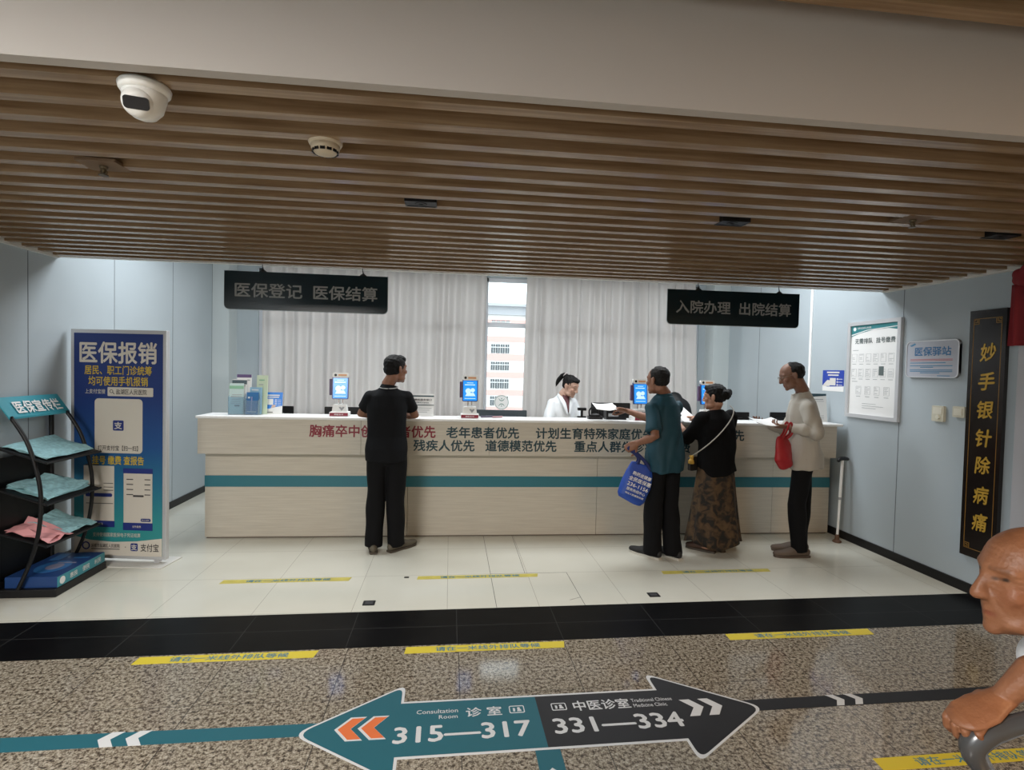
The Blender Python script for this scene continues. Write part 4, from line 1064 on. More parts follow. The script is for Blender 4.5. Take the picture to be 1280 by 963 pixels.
# ------------------------------------------------------------------ people
def vcol_mat(name, rough=.5, spec=.4, bump=.15, bs=220):
    mt = bpy.data.materials.new(name); mt.use_nodes = True; nt = mt.node_tree; N = nt.nodes; L = nt.links
    b = N['Principled BSDF']; b.inputs['Roughness'].default_value = rough; b.inputs['Specular IOR Level'].default_value = spec
    a = N.new('ShaderNodeAttribute'); a.attribute_name = 'Col'; 
    n2 = N.new('ShaderNodeTexNoise'); n2.inputs['Scale'].default_value = 28; n2.inputs['Detail'].default_value = 5
    r2 = ramp(nt, n2.outputs['Fac'], [(.3, (.78, .68, .62)), (.7, (1.1, 1.06, 1.04))]); mxc = N.new('ShaderNodeMix'); mxc.data_type = 'RGBA'; mxc.blend_type = 'MULTIPLY'; mxc.inputs[0].default_value = .7
    L.new(a.outputs['Color'], mxc.inputs[6]); L.new(r2, mxc.inputs[7]); L.new(mxc.outputs[2], b.inputs['Base Color'])
    b.inputs['Subsurface Weight'].default_value = 0.0
    tc = N.new('ShaderNodeTexCoord'); nz = N.new('ShaderNodeTexNoise'); nz.inputs['Scale'].default_value = bs; L.new(tc.outputs['Object'], nz.inputs['Vector']); L.new(tc.outputs['Object'], n2.inputs['Vector'])
    bp = N.new('ShaderNodeBump'); bp.inputs['Strength'].default_value = bump; bp.inputs['Distance'].default_value = .003; L.new(nz.outputs['Fac'], bp.inputs['Height']); L.new(bp.outputs[0], b.inputs['Normal'])
    return mt
M_SKIN = vcol_mat('skin')
M_SKINOLD = vcol_mat('aged_skin', .5, .45, .55, 95)


def paint(o, base, spots):
    """skin colour with soft-edged local tints: (centre, radius, colour, strength)"""
    c = get_co(o); col = np.ones((len(c), 4), np.float32); col[:, :3] = base
    for ce, r, cc, k in spots:
        rr = np.array(r if hasattr(r, '__len__') else (r, r, r)); d = np.sqrt((((c - np.array(ce)) / rr) ** 2).sum(1))
        w = np.clip(1.6 - d * 1.3, 0, 1)[:, None] * k
        col[:, :3] = col[:, :3] * (1 - w) + np.array(cc) * w
    a = o.data.color_attributes.new('Col', 'FLOAT_COLOR', 'POINT'); a.data.foreach_set('color', col.ravel())


def dent(o, lst):
    c = get_co(o)
    for ce, r, v in lst:
        d2 = (((c - np.array(ce)) / np.array(r)) ** 2).sum(1); c = c + np.exp(-d2)[:, None] * np.array(v)
    set_co(o, c)


def relax(o, c0, rad, it):
    """soften the surface inside a ball without touching the rest"""
    c = get_co(o).astype(np.float64); ed = np.empty(len(o.data.edges) * 2, np.int32); o.data.edges.foreach_get('vertices', ed); ed = ed.reshape(-1, 2)
    d = np.sqrt(((c - np.array(c0)) ** 2).sum(1)); wgt = np.clip((rad - d) / .03, 0, 1)[:, None]
    deg = np.bincount(ed.ravel(), minlength=len(c)).astype(float)[:, None]
    for _ in range(it):
        sm = np.zeros_like(c); np.add.at(sm, ed[:, 0], c[ed[:, 1]]); np.add.at(sm, ed[:, 1], c[ed[:, 0]])
        c = c + wgt * .6 * (sm / np.maximum(deg, 1) - c)
    set_co(o, c)


def headM(P, face_deg, pitch=0.0, roll=0.0):
    """frame at the head centre, +y = where the face looks; pitch > 0 looks down (P and angle in the person's own space)"""
    return Matrix.Translation(P) @ Matrix.Rotation(math.radians(face_deg - 90), 4, 'Z') @ Matrix.Rotation(math.radians(-pitch), 4, 'X') @ Matrix.Rotation(math.radians(roll), 4, 'Y')


def head_shapes(bm, M, s=1.0, old=0.0, fem=0.0):
    E = lambda c, r, rot=None: ell(bm, [x * s for x in c], [x * s for x in r], M, 3, rot)
    T = lambda pts, r, n=10: tube(bm, [M @ Vector([x * s for x in p]) for p in pts], [x * s if not isinstance(x, tuple) else tuple(y * s for y in x) for x in r], n, True)
    E((0, -.012, .035), (.075, .096, .080)); E((0, .012, .02), (.068, .078, .075))
    E((0, .028, -.040), (.058, .060, .074)); E((0, .040, -.078), (.042 - .006 * fem, .045, .035)); E((0, .070, -.098), (.022, .018, .017))
    T([(-.046, .062, .030), (0, .080, .036), (.046, .062, .030)], [.012, .014, .012])
    for sd in (-1, 1):
        E((sd * (.043 - .004 * old), .056 - .003 * old, -.020), (.021, .024, .022)); E((sd * .040, .030, -.075), (.020, .038, .026))
        E((sd * .0315, .072, .012), (.013, .011, .0095))
        E((sd * .0775, -.012, -.006), (.007, .019, .032), Matrix.Rotation(.25 * sd, 3, 'Z')); E((sd * .083, -.022, .004), (.006, .012, .024), Matrix.Rotation(.35 * sd, 3, 'Z'))
        E((sd * .013, .094, -.030), (.0085, .010, .0075))
    T([(0, .083, .022), (0, .094, -.004), (0, .102 , -.026)], [.009, .0115, .013 + .003 * old])
    T([(-.021, .076, -.0605), (0, .088, -.0575), (.021, .076, -.0605)], [.005, .0075, .005], 8); T([(-.019, .075, -.072), (0, .0865, -.0735), (.019, .075, -.072)], [.005, .0075, .005], 8)
    E((0, .073, -.065), (.026, .012, .018))


def hand_shapes(bm, wrist, d, nrm, side, curl=(.35, .5, .4), s=1.0, spread=.10, thumb=(.55, .65, .35), tcurl=.3, fr=.0083):
    """palm, four unequal bent fingers and a thumb. d: wrist->knuckles, nrm: the way the palm faces, side=+1: thumb lies along d x nrm"""
    d = Vector(d).normalized(); nrm = Vector(nrm); nrm = (nrm - d * nrm.dot(d)).normalized(); l = d.cross(nrm) * side
    W = Vector(wrist)
    tube(bm, [W - d * .012 * s, W + d * .018 * s, W + d * .05 * s, W + d * .082 * s], [(.025 * s, .019 * s), (.031 * s, .017 * s), (.040 * s, .0155 * s), (.039 * s, .012 * s)], 14, True, ref=l)
    for i, (off, L) in enumerate(((.0295, .070), (.010, .078), (-.0095, .072), (-.0285, .057))):
        p = W + d * ((.083 if i < 3 else .077) * s) + l * (off * s)
        dr = (d + l * (off * spread * 20)).normalized(); pts = [p - dr * .015 * s, p]; a = 0
        for k, f in enumerate((.44, .31, .25)):
            a += curl[k] * (1 + .08 * i); dd = dr * math.cos(a) + nrm * math.sin(a); p = p + dd * (L * f * s); pts.append(p)
        r0 = fr * s * (1 if i < 3 else .88); tube(bm, pts, [r0 * 1.08, r0 * 1.08, r0, r0 * .93, r0 * .82], 10, True)
    p = W + d * .022 * s + l * .026 * s + nrm * .004 * s; td = (d * thumb[0] + l * thumb[1] + nrm * thumb[2]).normalized(); pts = [p]; tn = (d * .8 - l * .5 + nrm * .3).normalized()
    for k, f in enumerate((.040, .032, .026)):
        p = p + (td + tn * (tcurl * k)).normalized() * f * s; pts.append(p)
    tube(bm, pts, [.0135 * s, .0112 * s, .0098 * s, .0082 * s], 10, True)


class Person:
    def __init__(self, label, X, Y, face, H):
        self.e = thing('person', label, 'person', (X, Y, 0), math.radians(face - 90)); self.face = face
        self.M = Matrix.Translation((X, Y, 0)) @ Matrix.Rotation(math.radians(face - 90), 4, 'Z'); self.I = self.M.inverted(); self.s = H / 1.70
    def L(self, p): return self.I @ Vector(p)
    def D(self, v): return self.I.to_3x3() @ Vector(v)

    def build(self, head, hface, hpitch, hs, legs, arms, torso, skin, spots_extra=(), voxel=.0045, old=0, fem=0, hands=(), hroll=0.0, ar=1.0, eyes=True, sm=None):
        """legs: [(hip, knee, ankle, toe_dir_deg)], arms: [(shoulder, elbow, wrist)] in own space"""
        s = self.s; bm = BM()
        HM = headM(head, hface - self.face + 90, hpitch, hroll); self.HM = HM; self.hs = hs
        head_shapes(bm, HM, hs, old, fem)
        nb = torso[-1]; nb = Vector((nb[3], nb[4], nb[0]))
        tube(bm, [nb - Vector((0, 0, .05)), nb + Vector((0, 0, .02)), HM @ Vector((0, -.03 * hs, -.06 * hs)), HM @ Vector((0, -.02 * hs, 0))], [(.070 * s, .062 * s), (.056 * s, .056 * s), (.052 * s, .056 * s), (.045 * s, .05 * s)], 16, True)
        tube(bm, [(cx, cy, z) for z, rx, ry, cx, cy in torso[1:]], [(max(.02, rx - .026), max(.02, ry - .026)) for z, rx, ry, cx, cy in torso[1:]], 20)
        hm = (Vector(legs[0][0]) + Vector(legs[1][0])) / 2; ell(bm, hm + Vector((0, 0, .02)), (.125 * s, .085 * s, .10 * s))
        for hip, knee, ank, td in legs:
            tube(bm, [hip, Vector(hip).lerp(Vector(knee), .5), knee, Vector(knee).lerp(Vector(ank), .35), ank], [.072 * s, .064 * s, .047 * s, .048 * s, .034 * s], 14, True)
            a = math.radians(td - self.face + 90); f = Vector((math.cos(a), math.sin(a), 0)); ak = Vector(ank)
            tube(bm, [Vector((ak.x, ak.y, .045)) - f * .04, Vector((ak.x, ak.y, .04)) + f * .06, Vector((ak.x, ak.y, .026)) + f * .14], [(.03, .032), (.036, .026), (.03, .016)], 12, True, ref=Vector((-f.y, f.x, 0)))
        for sh, el, wr in arms:
            sh, el, wr = Vector(sh), Vector(el), Vector(wr)
            tube(bm, [sh, sh.lerp(el, .5), el, el.lerp(wr, .3), wr], [.047 * s * ar, .042 * s * ar, .037 * s * ar, .039 * s * ar, .025 * s * ar], 14, True)
        for kw in hands: hand_shapes(bm, **kw)
        o = blob('body', bm, voxel, 3, sm or M_SKIN, self.e, .45); self.body = o
        R = lambda c: HM @ Vector([x * hs for x in c])
        v3 = HM.to_3x3()
        dn = []
        for sd in (-1, 1):
            dn.append((R((sd * .030, .082, .016)), [.016 * hs] * 3, v3 @ Vector((0, -.006, 0)) * hs))
            dn.append((R((sd * .045, .085, -.055)), [.016 * hs] * 3, v3 @ Vector((0, -.004, 0)) * hs))
        dent(o, dn)
        lip = [skin[0] * .80, skin[1] * .52, skin[2] * .55]; brow = (.02, .017, .015)
        sp = []
        for k in range(5):
            x = -.02 + k * .01; sp.append((R((x, .086, -.066)), .0075 * hs, lip, .8))
        for sd in (-1, 1):
            for k in range(4): sp.append((R((sd * (.018 + k * .009), .088 - k * .005, .034)), .0062 * hs, brow, .75 if not old else .3))
            for k in range(5):
                x = .021 + .005 * k; sp.append((R((sd * x, .0865 - 14 * (x - .029) ** 2 - .0025 * k, .0115 + (.0005 if eyes else .001) * k)), [.0045 * hs] * 3 if eyes else [.0068 * hs, .0068 * hs, .0050 * hs], (.02, .014, .011), .85))
            sp.append((R((sd * .045, .062, -.022)), .03 * hs, [skin[0] * 1.04, skin[1] * .86, skin[2] * .84], .4))
        paint(o, skin, sp + [(tuple(c), r, cc, k) for c, r, cc, k in spots_extra])
        return o

    def hair(self, shapes, m, label=None, voxel=.006, seed=2, amp=.0022):
        bm = BM()
        for c, r in shapes: ell(bm, [x * self.hs for x in c], [x * self.hs for x in r], self.HM, 3)
        o = blob('hair', bm, voxel, 2, m, self.e); folds(o, amp, (90, 90, 90), seed); return o

    def top(self, name, torso, arms, m, frac=.55, rs=.066, re=.058, amp=.0045, seed=1, voxel=.008, fr=(16, 16, 6), rw=None):
        s = self.s; bm = BM()
        tube(bm, [(cx, cy, z) for z, rx, ry, cx, cy in torso], [(rx, ry) for z, rx, ry, cx, cy in torso], 28)
        for sh, el, wr in arms:
            sh, el, wr = Vector(sh), Vector(el), Vector(wr)
            nb = Vector((torso[-2][3], torso[-2][4], torso[-2][0] - .035)); tube(bm, [nb, nb.lerp(sh, .55) + Vector((0, 0, .008)), sh], [(.05 * s, .062 * s), .058 * s, rs * .96 * s], 16, True)
            if frac <= 1: tube(bm, [sh + (sh - el).normalized() * .0, sh.lerp(el, frac * .5), sh.lerp(el, frac)], [(rs * s), (rs + re) / 2 * s, re * s], 18); ell(bm, sh, (rs * 1.02 * s,) * 3)
            else:
                f = frac - 1; tube(bm, [sh, sh.lerp(el, .5), el, el.lerp(wr, f * .5), el.lerp(wr, f)], [rs * s, (rs + re) / 2 * s, re * s, re * .92 * s, (rw or re * .8) * s], 18); ell(bm, sh, (rs * 1.02 * s,) * 3); ell(bm, el, (re * 1.02 * s,) * 3)
        o = blob(name, bm, voxel, 5, m, self.e); folds(o, amp, fr, seed); return o

    def trousers(self, waist, legs, m, rt=.098, rk=.078, ra=.072, amp=.004, seed=5, zend=.05):
        s = self.s; bm = BM()
        tube(bm, [(cx, cy, z) for z, rx, ry, cx, cy in waist], [(rx, ry) for z, rx, ry, cx, cy in waist], 24)
        hm = (Vector(legs[0][0]) + Vector(legs[1][0])) / 2; ell(bm, hm + Vector((0, -.005, .01)), (.150 * s, .112 * s, .12 * s))
        for hip, knee, ank, td in legs:
            hip, knee, ank = Vector(hip), Vector(knee), Vector(ank); e = Vector((ank.x, ank.y, zend))
            tube(bm, [hip + Vector((0, 0, .02)), hip.lerp(knee, .5), knee, knee.lerp(e, .5), e], [rt * s, (rt + rk) / 2 * s, rk * s, (rk + ra) / 2 * s, ra * s], 20)
        o = blob('trousers', bm, .008, 4, m, self.e); folds(o, amp, (14, 14, 10), seed); return o

    def shoe(self, ank, td, m, sole, L=.27, w=.046, slip=False):
        a = math.radians(td - self.face); T = Matrix.Translation((ank[0], ank[1], 0)) @ Matrix.Rotation(a, 4, 'Z')
        bm = BM(); tube(bm, [T @ Vector(p) for p in ((0, -.055, .045), (0, 0, .05), (0, .07, .046), (0, .13, .034), (0, L - .075, .030))], [(w * .72, .040), (w * .80, .045), (w * .95, .038), (w, .030), (w * .72, .024)], 18, True, ref=T.to_3x3() @ Vector((1, 0, 0)))
        if not slip: tube(bm, [T @ Vector((0, -.02, .06)), T @ Vector((0, -.025, .10))], [(.044, .05), (.04, .045)], 14, ref=T.to_3x3() @ Vector((1, 0, 0)))
        o = blob('shoe', bm, .006, 4, m, self.e); c = get_co(o); c[:, 2] = np.maximum(c[:, 2], .012); set_co(o, c)
        out = [(w * .80 * x, y) for x, y in ((-.75, -.085), (.75, -.085), (.95, -.05), (.95, .03), (1.2, .11), (1.0, L - .085), (.45, L - .052), (-.45, L - .052), (-1.0, L - .085), (-1.2, .11), (-.95, .03), (-.95, -.05))]
        bm = BM(); prism(bm, out, .018, T); obj('sole', bm, sole, o)


BLACKHAIR = mat('black_hair', (.005, .0045, .0045), .6, spec=.2, bump=.5, bump_scale=260)
GREYHAIR = mat('grey_black_hair', (.014, .013, .0125), .7, spec=.2, bump=.5, bump_scale=260, noise_amt=.5, noise_scale=60)
SKIN1, SKIN2, SKINF, SKINO = (.25, .125, .08), (.24, .115, .07), (.50, .33, .26), (.26, .112, .054)


def std_torso(s, hem, chest=.178, waist=.165, depth=.125, sh=.168, k=0.0, hemr=None, lean=0.0):
    r = hemr or waist + .018
    zz = [(hem, r, depth + .015, 0, -.008), (.90 * s, r, depth + .015, 0, -.008), (1.0 * s, waist + .006, depth, 0, lean * .25), (1.12 * s, (waist + chest) / 2, depth, 0, lean * .5), (1.26 * s, chest, depth * 1.0, 0, lean * .8), (1.36 * s, sh, depth * .82, 0, lean), (1.41 * s, sh * .62, depth * .62, 0, lean), (1.445 * s, .066, .066, 0, lean + .0)]
    return zz


# ---- man in black at the left of the counter
X0, Y0 = -.525, 4.70
p = Person('man in a black polo shirt leaning on the counter with his head turned right', X0, Y0, 90, 1.69); s = p.s
legs = [(p.L((X0 - .085, Y0, .86)), p.L((X0 - .09, Y0 + .03, .46)), p.L((-.632, 4.735, .08)), 100), (p.L((X0 + .085, Y0, .86)), p.L((X0 + .075, Y0 + .02, .46)), p.L((-.438, 4.755, .08)), 45)]
arms = [(p.L((-.665, 4.715, 1.335)), p.L((-.765, 4.83, 1.185)), p.L((-.60, 5.03, 1.165))), (p.L((-.375, 4.74, 1.330)), p.L((-.305, 4.86, 1.175)), p.L((-.455, 5.03, 1.165)))]
tor = std_torso(s, .80, .172, .158, .125, .165, lean=.02, hemr=.176)
hands = [dict(wrist=arms[0][2], d=p.D((.9, .25, -.1)), nrm=p.D((0, 0, -1)), side=-1, curl=(.25, .4, .3)), dict(wrist=arms[1][2], d=p.D((-.9, .3, -.1)), nrm=p.D((0, 0, -1)), side=1, curl=(.25, .4, .3))]
p.build(p.L((-.462, 4.73, 1.580)), 42, 2, 1.0, legs, arms, tor, SKIN1, hands=hands)
M_BPOLO = mat('black_polo', (.0045, .005, .0065), .85, spec=.2, bump=.12, bump_scale=300)
p.hair([((0, -.022, .042), (.082, .098, .083)), ((0, -.045, -.005), (.074, .070, .060)), ((0, .02, .085), (.062, .066, .036))], BLACKHAIR)
p.top('shirt', tor, arms, M_BPOLO, .66, .060, .062, .006, 3)
b = BM(); tube(b, [p.L((X0, Y0 + .02, 1.405)), p.L((X0 + .005, Y0 + .022, 1.445))], [(.078, .074), (.064, .062)], 24); o = blob('collar', b, .006, 2, M_BPOLO, p.e)
b = BM(); ring = [p.L((X0 + .003 + .077 * math.cos(a), Y0 + .021 + .075 * math.sin(a), 1.424 + .010 * math.sin(a))) for a in [2 * PI * k / 28 for k in range(29)]]; tube(b, ring, .004, 6); obj('collar_trim', b, mat('pale_trim_thread', (.5, .5, .5), .7), o)
p.trousers([(1.0, .158, .118, 0, .01), (.92, .170, .125, 0, 0), (.82, .172, .125, 0, 0)], legs, mat('black_trousers', (.0035, .0035, .0045), .85, spec=.2), .09, .078, .076)
M_OLIVE = mat('olive_shoe', (.10, .085, .06), .6)
for l in legs: p.shoe(l[2], l[3], M_OLIVE, mat('brown_sole', (.07, .055, .04), .6), slip=True)

# ---- man in the teal polo
X0, Y0 = 1.835, 4.44
p = Person('man in a teal polo shirt holding a blue bag and reaching over the counter', X0, Y0, 112, 1.655); s = p.s
f = Vector((math.cos(math.radians(112)), math.sin(math.radians(112)), 0)); r_ = Vector((f.y, -f.x, 0)); B0 = Vector((X0, Y0, 0))
w = lambda a, bb, z: p.L(B0 + r_ * a + f * bb + Vector((0, 0, z)))
legs = [(w(-.082, 0, .85), w(-.085, .02, .46), p.L((1.765, 4.475, .08)), 128), (w(.082, 0, .85), w(.085, .01, .46), p.L((1.945, 4.455, .08)), 118)]
arms = [(w(-.148, .01, 1.30), p.L(at(819, 546, 4.27)), p.L(at(797, 554, 4.36))), (w(.148, .02, 1.30), p.L((1.84, 4.80, 1.17)), p.L((1.66, 4.93, 1.235)))]
tor = std_torso(s, .765, .168, .164, .13, .160, lean=.02, hemr=.182)
hands = [dict(wrist=arms[0][2], d=p.D((-.75, .2, -.45)), nrm=p.D((.35, .9, -.2)), side=1, curl=(.9, 1.1, .7), tcurl=.5), dict(wrist=arms[1][2], d=p.D((-.95, .12, .15)), nrm=p.D((.1, -.5, -.85)), side=-1, curl=(.5, .5, .3), thumb=(.9, .25, .5))]
p.build(p.L((1.757, 4.45, 1.533)), 122, 3, .99, legs, arms, tor, SKIN2, hands=hands)
p.hair([((0, -.026, .044), (.080, .092, .080)), ((0, -.045, .0), (.073, .066, .058))], GREYHAIR)
M_TPOLO = mat('teal_polo', (.010, .050, .072), .6, spec=.3, bump=.12, bump_scale=300)
p.top('shirt', tor, arms, M_TPOLO, .82, .061, .064, .009, 8, fr=(22, 22, 7))
b = BM(); tube(b, [w(0, .02, 1.375), w(0, .022, 1.425)], [(.080, .076), (.066, .064)], 24); blob('collar', b, .006, 2, M_TPOLO, p.e)
p.trousers([(.96, .155, .118, 0, .01), (.88, .162, .122, 0, 0), (.80, .165, .122, 0, 0)], legs, mat('black_trousers', (.0035, .0035, .0045)), .088, .078, .080, zend=.035)
for l in legs: p.shoe(l[2], l[3], mat('black_cloth_shoe', (.012, .012, .013), .7), mat('pale_sole', (.55, .53, .48), .5))
# paper in his right hand, blue bag in his left hand
HP = p.M @ arms[1][2] + Vector((-.105, .015, .02))
def sheet_thing(name, label, P, w_, h_, rz, tilt, m, cat='paper', curl=.01, seed=1):
    t = thing(name, label, cat, P, rz); bm = BM(); g = []; T = Matrix.Rotation(tilt, 4, 'X')
    for i in range(9):
        row = []
        for j in range(9):
            u, v = i / 8 - .5, j / 8 - .5; row.append(bm.verts.new(T @ Vector((u * w_, v * h_, curl * (4 * u * u) - curl * .3 + .006 * noise.noise(Vector((u * 3, v * 3, seed)))))))
        g.append(row)
    for r0, r1 in zip(g, g[1:]):
        for j in range(8): bm.faces.new((r0[j], r0[j + 1], r1[j + 1], r1[j]))
    o = obj('sheet', bm, m, t, smooth=True); sm = o.modifiers.new('s', 'SOLIDIFY'); sm.thickness = .0015; return t
sheet_thing('paper_form', 'white paper form held out over the counter by the man in teal', HP + Vector((-.10, .02, .012)), .21, .15, .1, .35, M_PAPER, seed=4)
bgp = p.M @ arms[0][2] + Vector((-.07, .02, -.05))
t = thing('carrier_bag', 'blue non-woven carrier bag with white writing held by the man in teal', 'bag', (bgp.x + .01, bgp.y, .50))
M_BAG = mat('bag_blue', (.010, .060, .36), .5, bump=.2, bump_scale=40)
bh = bgp.z - .50
TB = Matrix.Rotation(math.radians(22), 4, 'Y') @ Matrix.Rotation(math.radians(-4), 4, 'Z')
b = BM(); tube(b, [TB @ Vector(q_) for q_ in ((0, 0, .015), (0, 0, .05), (0, 0, .17), (-.003, 0, .28), (-.01, 0, .345))], [(.105, .045), (.128, .062), (.126, .06), (.112, .035), (.10, .012)], 26, ref=TB.to_3x3() @ Vector((1, 0, 0))); bb = blob('bag_body', b, .007, 3, M_BAG, t); folds(bb, .005, (26, 26, 14), 4)
hx = Vector((.0, 0, bh))
for k, s_ in enumerate((-.022, .018)):
    b = BM(); tube(b, [TB @ Vector((-.06, s_, .33)), TB @ Vector((-.03, s_, .37)) * .7 + hx * .3, hx + Vector((-.012, s_ * .6, .0)), hx + Vector((.012, s_ * .6, .0)), TB @ Vector((.05, s_, .36)) * .7 + hx * .3, TB @ Vector((.07, s_, .32))], (.003, .013), 8, k=4, ref=(0, 1, 0)); obj('handle', b, mat('bag_handle', (.008, .02, .12), .6), t, smooth=True)
b = BM(); QB = TB @ face_M((0, -.066, .16), (1, 0, 0), (0, 0, 1))
for s_, wd, hh, z in (('购药送健康', .165, .032, .095), ('全民医保惠', .195, .036, .048), ('236-1156', .185, .030, .0), ('服务热线中心', .165, .026, -.042), ('地址人民医院东侧', .165, .016, -.078)):
    text_bm(b, s_, wd, hh, QB @ Matrix.Translation((.0, z, 0)), .016, .001)
obj('lettering', b, M_PAPER, t)

# ---- woman in black
X0, Y0 = 2.40, 4.63
p = Person('woman in a loose black blouse and long brown patterned skirt at the counter', X0, Y0, 100, 1.50); s = p.s
f = Vector((math.cos(math.radians(100)), math.sin(math.radians(100)), 0)); r_ = Vector((f.y, -f.x, 0)); B0 = Vector((X0, Y0, 0))
w = lambda a, bb, z: p.L(B0 + r_ * a + f * bb + Vector((0, 0, z)))
legs = [(w(-.08, 0, .76), w(-.075, .02, .42), p.L((2.32, 4.60, .07)), 135), (w(.08, 0, .76), w(.075, .01, .42), p.L((2.45, 4.64, .07)), 100)]
arms = [(w(-.158, .01, 1.205), p.L((2.165, 4.71, 1.02)), p.L((2.10, 4.90, 1.185))), (w(.158, .02, 1.205), w(.20, .14, 1.0), p.L((2.36, 4.93, 1.18)))]
tor = [(.70, .178, .155, .02, -.01), (.80, .178, .16, 0, 0), (.95, .170, .15, 0, 0), (1.10, .172, .142, 0, .01), (1.19, .160, .115, 0, .02), (1.245, .110, .082, 0, .025), (1.275, .072, .066, 0, .03)]
hands = [dict(wrist=arms[0][2], d=p.D((.25, .6, .55)), nrm=p.D((.9, -.2, -.2)), side=1, curl=(.5, .6, .4), s=.92), dict(wrist=arms[1][2], d=p.D((-.7, .6, 0)), nrm=p.D((0, 0, -1)), side=1, curl=(.3, .4, .3), s=.92)]
p.build(p.L((2.372, 4.645, 1.392)), 138, 6, .95, legs, arms, tor, (.38, .21, .14), hands=hands, fem=1)
hr = p.hair([((0, -.022, .045), (.084, .098, .082)), ((0, -.04, 0), (.078, .075, .062)), ((0, -.115, .015), (.052, .042, .046)), ((.03, -.13, .035), (.042, .03, .034)), ((-.03, -.105, .03), (.035, .035, .035)), ((0, .03, .09), (.06, .055, .03))], BLACKHAIR, amp=.003)
M_BLOUSE = mat('black_blouse', (.0035, .0035, .004), .9, spec=.15, bump=.2, bump_scale=90)
o = p.top('blouse', tor, arms, M_BLOUSE, 1.12, .074, .078, .008, 12, rw=.075)
b = BM(); n = 72; rows = []
for j in range(22):
    v = j / 21; z = .085 + (.80 - .085) * v
    R = .262 - .095 * v ** .8
    ring = []
    for i in range(n):
        a = 2 * PI * i / n; fl = (1 - v) ** .7; rr = R * (1 + .055 * fl * math.sin(a * 9 + 1.5 * math.sin(a * 2) + v * 1.2) + .03 * fl * math.sin(a * 5 + 2))
        ring.append(b.verts.new((rr * math.cos(a) * .98, rr * math.sin(a) * .78, z - .025 * math.sin(a * 3 + 1) * fl)))
    rows.append(ring)
for a_, c_ in zip(rows, rows[1:]):
    for i in range(n): b.faces.new((a_[i], a_[(i + 1) % n], c_[(i + 1) % n], c_[i]))
b.faces.new(rows[-1])
def skirt_mat():
    mt = bpy.data.materials.new('patterned_skirt'); mt.use_nodes = True; nt = mt.node_tree; N = nt.nodes; b_ = N['Principled BSDF']; b_.inputs['Roughness'].default_value = .8
    tc = N.new('ShaderNodeTexCoord'); nz = N.new('ShaderNodeTexNoise'); nz.inputs['Scale'].default_value = 15; nz.inputs['Detail'].default_value = 4; nz.inputs['Distortion'].default_value = .8; nt.links.new(tc.outputs['Object'], nz.inputs['Vector'])
    nt.links.new(ramp(nt, nz.outputs['Fac'], [(.40, (.006, .0045, .003)), (.47, (.028, .015, .006)), (.54, (.062, .034, .013)), (.70, (.085, .047, .018))]), b_.inputs['Base Color']); return mt
o = obj('skirt', b, skirt_mat(), p.e, smooth=True); sm = o.modifiers.new('s', 'SOLIDIFY'); sm.thickness = .003
for l in legs: p.shoe(l[2], l[3], mat('brown_sandal', (.07, .035, .022), .6), mat('brown_sole', (.07, .055, .04)), L=.235, w=.04, slip=True)
t = thing('shoulder_bag', 'crossbody bag with a pale strap and yellow charm worn by the woman in black', 'bag', (X0, Y0, 0), math.radians(10))
tl = lambda P: (Matrix.Translation((X0, Y0, 0)) @ Matrix.Rotation(math.radians(10), 4, 'Z')).inverted() @ Vector(P)
b = BM(); pts = [at(912, 507, 4.60), at(917, 513, 4.515), at(914, 524, 4.475), at(903, 539, 4.452), at(890, 552, 4.447), at(876, 563, 4.475), at(867, 569, 4.56)]
tube(b, [tl(q_) for q_ in pts], .005, 8, k=4); obj('strap', b, mat('strap_pale', (.42, .40, .36), .5), t, smooth=True)
b = BM(); P = at(864, 577, 4.60); prism(b, rrect(-.05, .05, -.07, .055, .02), .03, Matrix.Translation(tl(P + Vector((.03, .06, -.02)))) @ face_M((0, 0, 0), (1, .3, 0), (0, 0, 1))); obj('pouch', b, mat('pouch_black', (.02, .018, .018), .5), t)
b = BM()
for q_, r in (((0, 0, .0), .026), ((.004, 0, .036), .019), ((-.016, 0, -.012), .013), ((.018, 0, -.014), .013), ((-.012, 0, .05), .008), ((.016, 0, .05), .008)): ell(b, tl(P + Vector(q_)), (r,) * 3, sub=2)
blob('charm', b, .005, 2, mat('charm_yellow', (.60, .36, .06), .6), t)
sheet_thing('paper_form', 'white papers lying on the counter in front of the woman in black', Vector((2.25, 5.0, CTOP + .06)), .20, .28, .3, .45, M_PAPER, seed=6)
t = thing('mobile_phone', 'dark mobile phone in the hand of the woman in black', 'phone', p.M @ arms[0][2] + Vector((.035, .06, .05)), .5)
b = BM(); prism(b, rrect(-.036, .036, -.075, .075, .01), .009, Matrix.Rotation(math.radians(35), 4, 'X')); sc = obj('case', b, M_BLK, t)
b = BM(); prism(b, rrect(-.032, .032, -.069, .069, .006), .0096, Matrix.Rotation(math.radians(35), 4, 'X')); obj('screen', b, mat('phone_glass', (.01, .01, .012), .1), t)

# ---- man in the pale shirt
X0, Y0 = 3.125, 4.45
p = Person('man in a pale grey shirt reading papers, with a red bag on his wrist', X0, Y0, 152, 1.71); s = p.s
f = Vector((math.cos(math.radians(152)), math.sin(math.radians(152)), 0)); r_ = Vector((f.y, -f.x, 0)); B0 = Vector((X0, Y0, 0))
w = lambda a, bb, z: p.L(B0 + r_ * a + f * bb + Vector((0, 0, z)))
legs = [(w(-.08, .0, .87), w(-.07, .05, .47), p.L((3.10, 4.42, .08)), 176), (w(.08, 0, .87), w(.07, -.01, .47), p.L((3.18, 4.56, .08)), 168)]
arms = [(w(-.165, .0, 1.325), p.L(at(1019, 541, 4.24)), p.L(at(985, 534, 4.36))), (w(.145, .02, 1.325), w(.20, .13, 1.10), p.L((2.90, 4.66, 1.17)))]
tor = std_torso(s, .79, .160, .160, .132, .160, lean=.03, hemr=.166)
